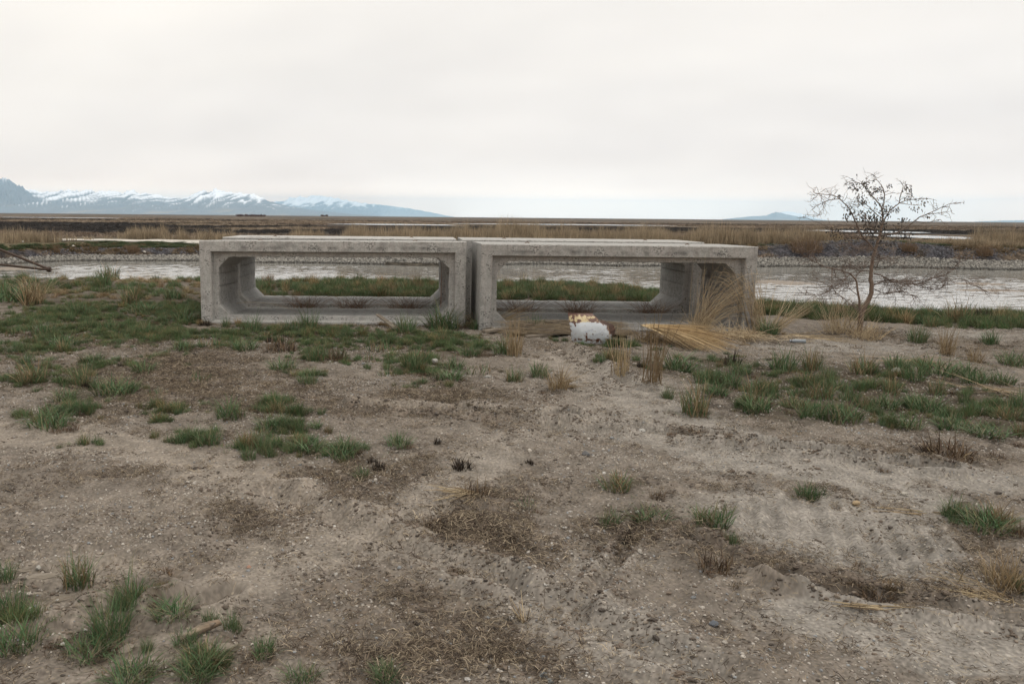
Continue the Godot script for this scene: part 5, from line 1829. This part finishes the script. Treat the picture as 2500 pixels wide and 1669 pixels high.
	fan("dry_stalks", "long arching pale stalks over the grass at the left edge", "dry grass", vg(88, 690), 40, 0.12, 0.5, 1.1, [[Vector3(-0.55, 0.8, 0.0), 0.25], [Vector3(0.5, 0.5, 0.1), 0.3]], 0.15, 0.0027, 0.1)
	fan("dry_stalks", "scattered pale stalks on the dry bank between pipe and left culvert", "dry grass", vg(330, 645), 120, 0.9, 0.25, 0.7, [[Vector3(0.7, 0.35, 0.1), 0.4], [Vector3(-0.6, 0.3, 0.2), 0.4]], 0.15, 0.0028, 0.4)
	fan("straw_fan", "stiff straws fanned to the left of the trampled tussock at the centre", "straw", vg(1085, 1135), 34, 0.05, 0.2, 0.34, [[Vector3(-0.95, 0.12, 0.15), 0.16], [Vector3(-0.6, 0.15, 0.6), 0.25]], 0.02, 0.0028, 0.1, Color(0.66, 0.64, 0.60))
	fan("straw_fan", "long pale straws fanned up left beside the path", "straw", vg(1285, 962), 26, 0.06, 0.3, 0.55, [[Vector3(-0.8, 0.2, -0.5), 0.12], [Vector3(-0.6, 0.05, 0.3), 0.4]], 0.02, 0.0030, 0.1, Color(0.66, 0.64, 0.60))
	fan("straw_fan", "golden straws swept to the right of the tan tuft by the path", "straw", vg(1283, 890), 36, 0.05, 0.2, 0.4, [[Vector3(0.75, 0.5, 0.0), 0.15], [Vector3(0.95, 0.1, 0.1), 0.15]], 0.04, 0.0028, 0.1, Color(0.66, 0.64, 0.60))
	fan("straw_fan", "straws spread to the left of the shaggy tussock at the right edge", "straw", vg(2255, 1350), 70, 0.12, 0.10, 0.30, [[Vector3(-0.85, 0.06, -0.35), 0.35], [Vector3(-0.5, 0.1, 0.3), 0.4]], 0.04, 0.0022, 0.1, Color(0.66, 0.64, 0.60))
	fan("straw_fan", "two bent straws lying by the ochre stone, lower right", "straw", vg(2110, 1165), 9, 0.05, 0.3, 0.5, [[Vector3(-0.95, 0.05, 0.05), 0.08], [Vector3(0.85, 0.03, 0.45), 0.05]], 0.04, 0.0028, 0.1, Color(0.66, 0.64, 0.60))
	fan("straw_fan", "small upright pale straws on the silt at the bottom, right of centre", "straw", vg(1200, 1430), 12, 0.02, 0.09, 0.16, [[Vector3(-0.35, 1.0, 0.0), 0.2]], 0.0, 0.0022)
	fan("straw_fan", "frayed straw stalk lying on the silt at lower right, pointing right", "straw", vg(2010, 1395), 22, 0.03, 0.12, 0.3, [[Vector3(0.95, 0.03, 0.1), 0.12], [Vector3(-0.9, 0.02, -0.1), 0.1]], 0.02, 0.0024, 0.1, Color(0.66, 0.64, 0.60))
	for e in [[700, 690, 12.25, 1, "reddish brown grass growing inside the left culvert, left one"], [930, 692, 12.25, 2, "reddish brown grass growing inside the left culvert, right one"], [810, 694, 12.25, 3, "low brown grass at the joint inside the left culvert, between two taller ones"], [1190, 694, 11.8, 4, "reddish grass at the joint inside the right culvert, left end"], [1500, 706, 11.8, 5, "thin dark stalks at the joint inside the right culvert, right end"], [1330, 700, 11.8, 6, "low brown grass at the joint inside the right culvert, middle"]]:
		var d: float = e[2] + 1.66
		var p := at(e[0] * V, e[1] * V, d)
		p.y = 0.02
		var s := Soup.new()
		for k in 110:
			var q := rng.randf() * TAU
			var r0 := Vector3(cos(q) * 0.24, 0, sin(q) * 0.06) * sqrt(rng.randf())
			var tip := r0 + Vector3(rng.randfn() * 0.28, rng.randf_range(0.16, 0.34), rng.randfn() * 0.12)
			stem(s, r0, tip, 0.03, 0.0026, Color(0.17, 0.105, 0.066) * rng.randf_range(0.6, 1.5))
		single("joint_grass", s.mesh(), M.straw, e[4], "dry grass", p)


# ---------------------------------------------------------------- what grows and lies everywhere

func build_ground_cover() -> void:
	var sets := {"short": [], "green": [], "mixed": [], "brown": [], "dry": [], "char": []}
	for k in sets:
		for i in 5:
			sets[k].append(Copies.new())
	var put := func(kind: String, p: Vector3, s: float, tall: float):
		var v := rng.randf_range(0.75, 1.25)
		var b := Basis(Vector3.UP, rng.randf() * TAU).scaled(Vector3(s, s * tall, s))
		sets[kind][rng.randi() % 5].add(Transform3D(b, p), Color(v * rng.randf_range(0.9, 1.12), v, v * rng.randf_range(0.85, 1.05)))
	# short grass on the trodden ground: ragged clumps, tall in the middle and thinning to single sprigs
	for i in 7400:
		var d := 2.2 + 12.6 * pow(rng.randf(), 0.7)
		var x := 0.115 * d + (0.68 * d + 0.6) * rng.randf_range(-1, 1)
		if in_culvert(x, d):
			continue
		var g := sample(mask_green, x, d) + 0.4 * noise_b.get_noise_2d(x * 0.6, d * 0.6) + 0.25 * noise_a.get_noise_2d(x * 1.7, d * 1.7)
		if rng.randf() > smoothstep(0.12, 1.0, g) * (0.78 if x < 0.2 * d - 0.3 else 0.2):
			continue
		var r := rng.randf_range(0.06, 0.30) * (0.55 + 0.055 * d)
		var dead := rng.randf() < 0.26
		var tall := rng.randf_range(0.75, 1.5)
		var size := rng.randf_range(0.5, 1.0)
		for k in int(rng.randf_range(4.0, 9.0) + 34.0 * r):
			var q := rng.randf() * TAU
			var e := pow(rng.randf(), 0.7) * (1.5 if rng.randf() < 0.15 else 1.0)
			var px := x + cos(q) * r * 1.5 * e
			var pd := d + sin(q) * r * e
			if in_culvert(px, pd):
				continue
			var p := Vector3(px, gh(px, pd) - 0.005, -pd)
			var s := size * (1.05 - 0.65 * minf(e, 1.2)) * rng.randf_range(0.7, 1.1)
			if dead:
				put.call("char" if rng.randf() < 0.10 else "brown" if rng.randf() < 0.75 else "short", p, s * 0.8, 0.8)
			elif rng.randf() < 0.12:
				put.call("brown", p, s * 0.7, 0.7)
			else:
				put.call("green" if rng.randf() < 0.62 and e < 0.8 else "short" if rng.randf() < 0.75 else "mixed", p, s, tall)
	for t in skirts:
		var many := 10 if t[3] in ["green", "spiky", "mixed", "short"] else 5
		for k in many:
			var q := rng.randf() * TAU
			var e: float = t[2] * rng.randf_range(0.35, 1.15)
			var px: float = t[0] + cos(q) * e
			var pd: float = t[1] + sin(q) * e * 0.8
			if in_culvert(px, pd):
				continue
			put.call(("short" if rng.randf() < 0.7 else "brown") if many == 10 else "brown", Vector3(px, gh(px, pd) - 0.005, -pd), rng.randf_range(0.3, 0.75) * minf(1.0, t[2] * 3.5), rng.randf_range(0.6, 1.0))
	# what the wind has piled against the feet of the boxes
	for i in 420:
		var left := rng.randf() < 0.5
		var x := rng.randf_range(-3.5, 0.78) if left else rng.randf_range(0.95, 5.3)
		var d := (12.21 if left else 11.74) - absf(rng.randfn()) * 0.10
		put.call("brown" if rng.randf() < 0.6 else "short" if rng.randf() < 0.5 else "dry", Vector3(x, gh(x, d) - 0.01, -d), rng.randf_range(0.3, 0.8), rng.randf_range(0.4, 0.9))
	for i in 70:
		var x := -3.42 - absf(rng.randfn()) * 0.08
		var d := rng.randf_range(12.2, 13.6)
		put.call("green" if rng.randf() < 0.4 else "brown", Vector3(x, gh(x, d) - 0.01, -d), rng.randf_range(0.4, 0.9), 0.8)
	# dense bank grass behind the culverts
	for i in 9000:
		var x := rng.randf_range(-16.0, 20.0)
		var e := near_edge(x)
		var d := rng.randf_range(minf(14.0, e - 2.0), e + 0.9)
		if d < 12.4 or in_culvert(x, d) or x < -2.5 and rng.randf() > 0.45 or x < -2.5 and d < 15.5:
			continue
		if absf(x) > 5.0 and d < 13.6 and rng.randf() < 0.5:
			continue
		var p := Vector3(x, gh(x, d) - 0.01, -d)
		if x < -3.2:
			if noise_a.get_noise_2d(x * 1.2, d) > 0.1 - 0.1 * (x + 8.0) * 0.2:
				put.call("dry" if rng.randf() < 0.6 else "mixed", p, rng.randf_range(0.6, 1.1), 0.7)
				continue
			if rng.randf() < 0.4:
				continue
		var hgt := rng.randf_range(0.75, 1.25) * (1.0 + 0.6 * maxf(noise_a.get_noise_2d(x * 2.0, d * 2.0), 0.0))
		put.call("green" if rng.randf() < 0.82 else "mixed" if rng.randf() < 0.6 else "dry", p, rng.randf_range(0.9, 1.5), hgt)
	# brown trampled tussocks
	for i in 1500:
		var d := 2.3 + 11.5 * pow(rng.randf(), 0.75)
		var x := 0.115 * d + (0.68 * d + 0.5) * rng.randf_range(-1, 1)
		var l := sample(mask_litter, x, d) + 0.5 * noise_b.get_noise_2d(x * 1.3 + 9.0, d * 1.3) - 0.3 * sample(mask_pale, x, d)
		if in_culvert(x, d) or rng.randf() > smoothstep(0.2, 1.0, l) * 0.8:
			continue
		var r := rng.randf_range(0.03, 0.16)
		for k in 2 + int(26.0 * r):
			var px := x + rng.randfn() * r
			var pd := d + rng.randfn() * r * 0.7
			if not in_culvert(px, pd):
				put.call("brown", Vector3(px, gh(px, pd) - 0.008, -pd), rng.randf_range(0.16, 0.5), rng.randf_range(0.35, 0.9))
	var names := {"short": ["short_grass", "short green grass in loose patches on the trodden dirt"], "green": ["bank_grass", "dense green grass on the canal bank and in clumps before the culverts"], "mixed": ["yellowing_grass", "yellowing grass mixed into the green patches"], "brown": ["trampled_grass", "brown trampled grass litter on the dirt"], "dry": ["dry_grass", "dry tan grass on the bank left of the culverts"], "char": ["burnt_stubs", "small black burnt stubs among the grass patches"]}
	for k in sets:
		var o := Node3D.new()
		o.name = numbered(names[k][0])
		add_child(o)
		tag(o, names[k][1], "grass")
		o.set_meta("kind", "stuff")
		for i in 5:
			stuff("blades", T[k][i], M.grass if k in ["short", "green", "mixed"] else M.straw, sets[k][i], "", "", o)
	# pebbles and chopped straw
	var stones := [Copies.new(), Copies.new(), Copies.new()]
	for i in 125000:
		var d := 2.2 + 10.5 * pow(rng.randf(), 1.15)
		var x := 0.115 * d + (0.68 * d + 0.4) * rng.randf_range(-1, 1)
		var w := 0.35 + 0.8 * noise_a.get_noise_2d(x * 1.5 + 60.0, d * 1.5) + 0.25 * sample(mask_dark, x, d) - 0.25 * sample(mask_pale, x, d)
		if rng.randf() > clampf(w, 0.06, 1.0) or in_culvert(x, d):
			continue
		var s := 0.0026 + 0.0056 * pow(rng.randf(), 3.0) + (0.011 * rng.randf() if rng.randf() < 0.03 else 0.0) + 0.0004 * d
		var t := rng.randf()
		var c := Color(0.315, 0.285, 0.25) if t < 0.5 else Color(0.27, 0.235, 0.20) if t < 0.8 else Color(0.20, 0.205, 0.21) if t < 0.93 else Color(0.38, 0.36, 0.335)
		var b := Basis.from_euler(Vector3(rng.randf_range(-0.4, 0.4), rng.randf() * TAU, rng.randf_range(-0.4, 0.4))).scaled(Vector3.ONE * s)
		stones[rng.randi() % 3].add(Transform3D(b, Vector3(x, gh(x, d) + s * 0.15, -d)), c * rng.randf_range(0.7, 1.2))
	var po := Node3D.new()
	po.name = "pebbles"
	add_child(po)
	tag(po, "small pale and grey pebbles scattered over the dirt", "gravel")
	po.set_meta("kind", "stuff")
	for i in 3:
		stuff("pebbles", rock_mesh(60 + i, 0.62), M.stone, stones[i], "", "", po)
	var crumbs := [Copies.new(), Copies.new(), Copies.new()]
	var along_ruts := []
	for r in ruts:
		var n := int(r[0].distance_to(r[1]) / 0.07)
		for k in n:
			for side in [-1.0, 1.0]:
				if rng.randf() < 0.75:
					along_ruts.append(r[0].lerp(r[1], (k + rng.randf()) / n) + (r[1] - r[0]).normalized().orthogonal() * side * r[3] * rng.randf_range(1.0, 1.9))
	for i in 8000 + along_ruts.size():                       # crumbs of dark humus and churned root mat, in small heaps
		var cd := 2.2 + 10.5 * pow(rng.randf(), 0.95)
		var cx := 0.115 * cd + (0.68 * cd + 0.4) * rng.randf_range(-1, 1)
		var l := 0.9 * sample(mask_litter, cx, cd) + 0.5 * noise_b.get_noise_2d(cx * 0.8 + 50.0, cd * 0.8) + 0.3 * noise_a.get_noise_2d(cx * 2.0, cd * 2.0) - 0.35 * sample(mask_pale, cx, cd)
		if i >= 8000:                                         # swept up along the wheel ruts
			cx = along_ruts[i - 8000].x
			cd = along_ruts[i - 8000].y
		elif rng.randf() > 0.08 + 0.9 * smoothstep(0.1, 0.9, l):
			continue
		var r := 0.018 + (0.12 * pow(rng.randf(), 2.2) if i < 8000 else 0.03 * rng.randf())
		var tone := rng.randf_range(0.6, 1.2)
		var turn := rng.randf() * PI
		for k in int(6.0 + 230.0 * r):
			var off := Vector2(rng.randfn() * r * 1.3, rng.randfn() * r * 0.6).rotated(turn)
			var x := cx + off.x
			var d := cd + off.y
			if in_culvert(x, d) or d < 1.9:
				continue
			var s := 0.0026 + 0.0065 * pow(rng.randf(), 2.5) + (0.012 * rng.randf() if rng.randf() < 0.03 else 0.0) + 0.0003 * d
			var c := Color(0.110, 0.083, 0.062) if rng.randf() < 0.6 else Color(0.060, 0.047, 0.037) if rng.randf() < 0.6 else Color(0.20, 0.165, 0.13)
			var b := Basis.from_euler(Vector3(rng.randf_range(-0.5, 0.5), rng.randf() * TAU, rng.randf_range(-0.5, 0.5))).scaled(Vector3(s * rng.randf_range(0.8, 1.9), s, s))
			crumbs[rng.randi() % 3].add(Transform3D(b, Vector3(x, gh(x, d) + s * 0.2, -d)), c * tone)
	var co := Node3D.new()
	co.name = "soil_crumbs"
	add_child(co)
	tag(co, "dark crumbs of humus and churned roots on the dirt", "soil")
	co.set_meta("kind", "stuff")
	for i in 3:
		stuff("crumbs", rock_mesh(64 + i, 0.7), M.stone, crumbs[i], "", "", co)
	var bits := [Copies.new(), Copies.new(), Copies.new(), Copies.new()]
	for i in 9500:
		var cd := 2.2 + 10.0 * pow(rng.randf(), 1.0)
		var cx := 0.115 * cd + (0.68 * cd + 0.4) * rng.randf_range(-1, 1)
		var l := sample(mask_litter, cx, cd) + 0.45 * noise_b.get_noise_2d(cx * 0.9 - 20.0, cd * 0.9) - 0.25 * sample(mask_pale, cx, cd)
		if rng.randf() > 0.10 + 0.85 * smoothstep(0.15, 0.9, l):
			continue
		var r := 0.03 + 0.20 * pow(rng.randf(), 1.8)
		for k in int(1.0 + 26.0 * r * (0.4 + maxf(l, 0.0))):
			var x := cx + rng.randfn() * r
			var d := cd + rng.randfn() * r * 0.6
			if in_culvert(x, d) or d < 1.9:
				continue
			var s := rng.randf_range(0.5, 1.1) * (1.0 + 0.7 * smoothstep(0.7, 1.2, l))
			bits[rng.randi() % 4].add(Transform3D(Basis(Vector3.UP, rng.randf() * TAU).scaled(Vector3(s, s * rng.randf_range(0.5, 1.3), s)), Vector3(x, gh(x, d), -d)), Color.WHITE * rng.randf_range(0.65, 1.2))
	var lo := Node3D.new()
	lo.name = "straw_litter"
	add_child(lo)
	tag(lo, "chopped straw and stalk bits littering the dirt", "straw")
	lo.set_meta("kind", "stuff")
	for i in 4:
		stuff("straw", T.bits[i], M.straw, bits[i], "", "", lo)


func in_culvert(x: float, d: float) -> bool:
	return d > 11.65 and d < 15.65 and x > -3.45 and x < 5.2 and not (d > 11.7 and d < 13.6 and x > 0.77 and x < 0.92) and not (x > -3.3 and x < 0.7 and d < 12.15) or d > 12.1 and d < 15.6 and x > -3.45 and x < 5.1


func build_far_plants() -> void:
	var reed := []
	var bush := []
	for k in 4:
		reed.append(tuft_mesh(300 + k, 46, 1.25, 0.32, 0.16, 0.30, 0.020, [Color(0.28, 0.228, 0.160), Color(0.34, 0.28, 0.20), Color(0.22, 0.172, 0.115)], [Color(0.42, 0.355, 0.26)]))
		bush.append(tuft_mesh(310 + k, 90, 0.55, 0.30, 0.9, 1.0, 0.020, [Color(0.12, 0.085, 0.05), Color(0.18, 0.13, 0.075), Color(0.22, 0.165, 0.10)], [Color(0.24, 0.18, 0.11), Color(0.17, 0.12, 0.07)]))
	var reeds := [Copies.new(), Copies.new(), Copies.new(), Copies.new()]
	var bushes := [Copies.new(), Copies.new(), Copies.new(), Copies.new()]
	var greens := [Copies.new(), Copies.new(), Copies.new(), Copies.new(), Copies.new()]
	var stubble := [Copies.new(), Copies.new(), Copies.new(), Copies.new()]
	for i in 9000:                                           # standing reeds on the far side of the road and along the right bank
		var x := rng.randf_range(-42.0, 60.0)
		var left := x < -5.0
		var d := far_edge(x) + (rng.randf_range(9.2, 13.0) if left else rng.randf_range(3.4, 11.0))
		var n := noise_a.get_noise_2d(x * 0.42 + 70.0, d * 0.25)
		var tall := 1.0
		if left:
			if n < 0.10 and rng.randf() < 0.96 or rng.randf() < 0.45:
				continue
			tall = rng.randf_range(0.35, 1.15) * (0.75 + 0.6 * maxf(n, 0.0))
			if x > -19 and x < -9.0 and rng.randf() < 0.8:
				continue
		else:
			if n < -0.12 and rng.randf() < 0.85:
				continue
			tall = rng.randf_range(0.65, 1.3) * (0.95 + 0.6 * n)
			if x > 28.5 and x < 40.5:
				tall *= 0.48
			if x > 24.0 and x < 33.0 and d < far_edge(x) + 4.6:
				continue
		if x > 5.5 and x < 9.0:
			tall *= 1.25
		if x > 40.5:
			tall *= 1.25
		var c := rng.randf_range(0.75, 1.2)
		reeds[rng.randi() % 4].add(Transform3D(Basis(Vector3.UP, rng.randf() * TAU).scaled(Vector3(rng.randf_range(0.8, 1.3), tall, 1.0)), Vector3(x, far_height(x, d) - 0.02, -d)), Color(c, c * 0.98, c * 0.95))
	for i in 3600:                                           # low brown bushes and grass on the far bank's slope
		var x := rng.randf_range(-40.0, 58.0)
		var s := rng.randf_range(1.2, 3.6) if x < 5.0 else rng.randf_range(2.0, 8.0)
		var d := far_edge(x) + s
		var n := noise_a.get_noise_2d(x * 0.55 - 30.0, d * 0.5)
		if n < 0.05 and rng.randf() < (0.8 if x < 5.0 else 0.5) or x < 5.0 and s < 1.6 and rng.randf() < 0.6:
			continue
		if x > 24.5 and x < 33.5 and s < 4.2:
			continue
		var c := rng.randf_range(0.6, 1.15)
		bushes[rng.randi() % 4].add(Transform3D(Basis(Vector3.UP, rng.randf() * TAU).scaled(Vector3.ONE * rng.randf_range(0.4, 1.0) * (0.75 if x < 5 else 1.0)), Vector3(x, far_height(x, d) - 0.03, -d)), Color(c, c, c))
	for i in 3000:                                           # green grass along the top of the far bank
		var x := rng.randf_range(-40.0, 50.0)
		var d := far_edge(x) + rng.randf_range(2.5, 4.4)
		if x > -6.0 and (noise_a.get_noise_2d(x * 0.5, 4.0) < 0.15 or rng.randf() < 0.5):
			continue
		var c := rng.randf_range(0.6, 1.1)
		greens[rng.randi() % 5].add(Transform3D(Basis(Vector3.UP, rng.randf() * TAU).scaled(Vector3(2.2, rng.randf_range(0.9, 1.7), 2.2)), Vector3(x, far_height(x, d) - 0.02, -d)), Color(c, c, c))
	for i in 30000:                                          # stubble over the marsh
		var d := 62.0 * pow(330.0 / 62.0, pow(rng.randf(), 0.8))
		var x := 0.115 * d + 0.75 * d * rng.randf_range(-1, 1)
		var c := far_color(x, d) * rng.randf_range(0.55, 1.5)
		if noise_a.get_noise_2d(x * 0.12 + 9.0, d * 0.12) < -0.05 and rng.randf() < 0.6:
			continue
		var wet := false
		for p in pond_spots:
			if absf(x - p[0]) < p[1] * 1.1 and d > p[2] - 22.0 and d < p[3]:
				wet = true
		if wet:
			continue
		stubble[rng.randi() % 4].add(Transform3D(Basis(Vector3.UP, rng.randf() * TAU).scaled(Vector3(1.0, 0.62, 1.0) * rng.randf_range(0.5, 1.1) * (1.0 + d / 300.0)), Vector3(x, far_height(x, d) - 0.02, -d)), Color(c.r / 0.2, c.g / 0.15, c.b / 0.09))
	var list := [["reeds", "tall tan reeds standing in loose stands beyond the canal", "reeds", reeds, reed, M.straw], ["bank_brush", "low brown brush on the slope of the far bank", "brush", bushes, bush, M.straw], ["far_bank_grass", "green grass along the top of the far bank", "grass", greens, T.green, M.grass], ["marsh_stubble", "burnt and tan stubble covering the marsh", "stubble", stubble, bush, M.straw]]
	for l in list:
		var o := Node3D.new()
		o.name = l[0]
		add_child(o)
		tag(o, l[1], l[2])
		o.set_meta("kind", "stuff")
		for i in l[3].size():
			stuff("blades", l[4][i], l[5], l[3][i], "", "", o)
	# broken rock along the far waterline and dark slag above it
	var rocks := [Copies.new(), Copies.new(), Copies.new()]
	for i in 60000:
		var x := rng.randf_range(-38.0, 50.0)
		var light := rng.randf() < 0.72
		var top := 1.05
		var s := rng.randf_range(-0.05, top) if light else rng.randf_range(top - 0.15, top + (1.3 if x < 8 else 2.3))
		if x > -2.0 and x < 4.0 and s < 0.4:
			continue
		if not light and noise_a.get_noise_2d(x * 0.4, s) + 0.7 * exp(-pow((x - 28.5) / 4.5, 2.0)) < 0.0:
			continue
		var d := far_edge(x) + s
		var size := (0.028 + 0.075 * pow(rng.randf(), 2.4)) * (1.0 if light else 0.65)
		var c := Color(0.205, 0.194, 0.174) * rng.randf_range(0.35, 1.35) if light else Color(0.085, 0.085, 0.095) * rng.randf_range(0.6, 1.6)
		if light and s < 0.12:
			c = c * 0.5
		var b := Basis.from_euler(Vector3(rng.randf() * 1.2, rng.randf() * TAU, rng.randf() * 1.2)).scaled(Vector3.ONE * size)
		rocks[rng.randi() % 3].add(Transform3D(b, Vector3(x, far_height(x, d) + size * 0.25, -d)), c)
	var ro := Node3D.new()
	ro.name = "broken_rock"
	add_child(ro)
	tag(ro, "band of pale broken rock along the far waterline with dark slag above", "rocks")
	ro.set_meta("kind", "stuff")
	for i in 3:
		stuff("rocks", rock_mesh(70 + i, 0.8), M.stone, rocks[i], "", "", ro)
	# single bushes on the far bank
	var bm := tuft_mesh(320, 700, 1.0, 0.75, 0.7, 0.7, 0.016, [Color(0.15, 0.10, 0.062), Color(0.20, 0.14, 0.088), Color(0.11, 0.075, 0.05)], [Color(0.22, 0.155, 0.10), Color(0.17, 0.12, 0.08)])
	for e in [[1985, 640, 120, 46, "wide rust brown bush on the broken rock, left of the small tree"], [320, 611, 40, 26, "small tan bush on the far bank's slope, halfway to the left culvert"], [160, 606, 26, 16, "low brown bush on the far bank's slope, near the left edge"], [2230, 622, 60, 30, "pale brown bush at the top of the broken rock, right of the small tree"], [2390, 622, 60, 34, "tan bush at the top of the broken rock, near the right edge"]]:
		var p := at(e[0], e[1], 50.3)
		p.z = -(far_edge(p.x) + 1.6)
		p.y = far_height(p.x, -p.z) - 0.03
		single("bank_bush", bm, M.straw, e[4], "bush", p, rng.randf() * TAU).scale = Vector3(e[2] / F * 50.0 / 2.2, e[3] / F * 50.0 / 0.8, e[2] / F * 50.0 / 2.6)
	# two dark rows of brush on the skyline
	for e in [[578, 645, 522.3, 526.6, 760.0, "long dark row of bare brush on the skyline behind the left culvert"], [783, 801, 523.5, 526.6, 900.0, "short dark row of bare brush on the skyline, right of the long row"]]:
		var s := Soup.new()
		var d: float = e[4]
		var a := at(e[0], e[3], d)
		var b := at(e[1], e[3], d)
		var tall: float = (e[3] - e[2]) * d / F
		var n := int((e[1] - e[0]) * 3.5)
		for k in n:
			var t := rng.randf()
			var root := Vector3(lerpf(0, b.x - a.x, t), -0.6, rng.randf_range(-6, 6))
			var h := tall * rng.randf_range(0.3, 1.05) + 0.6
			var lean := Vector3(rng.randfn() * 0.7, 0, 0)
			s.tube(PackedVector3Array([root, root + lean * 0.4 + Vector3.UP * h * 0.6, root + lean + Vector3.UP * h]), PackedFloat32Array([0.16, 0.22, 0.1]), 4, Color(0.10, 0.055, 0.04), Color(0.085, 0.05, 0.04))
		single("brush_row", s.mesh(), M.straw, e[5], "brush", Vector3(a.x, a.y, -d))
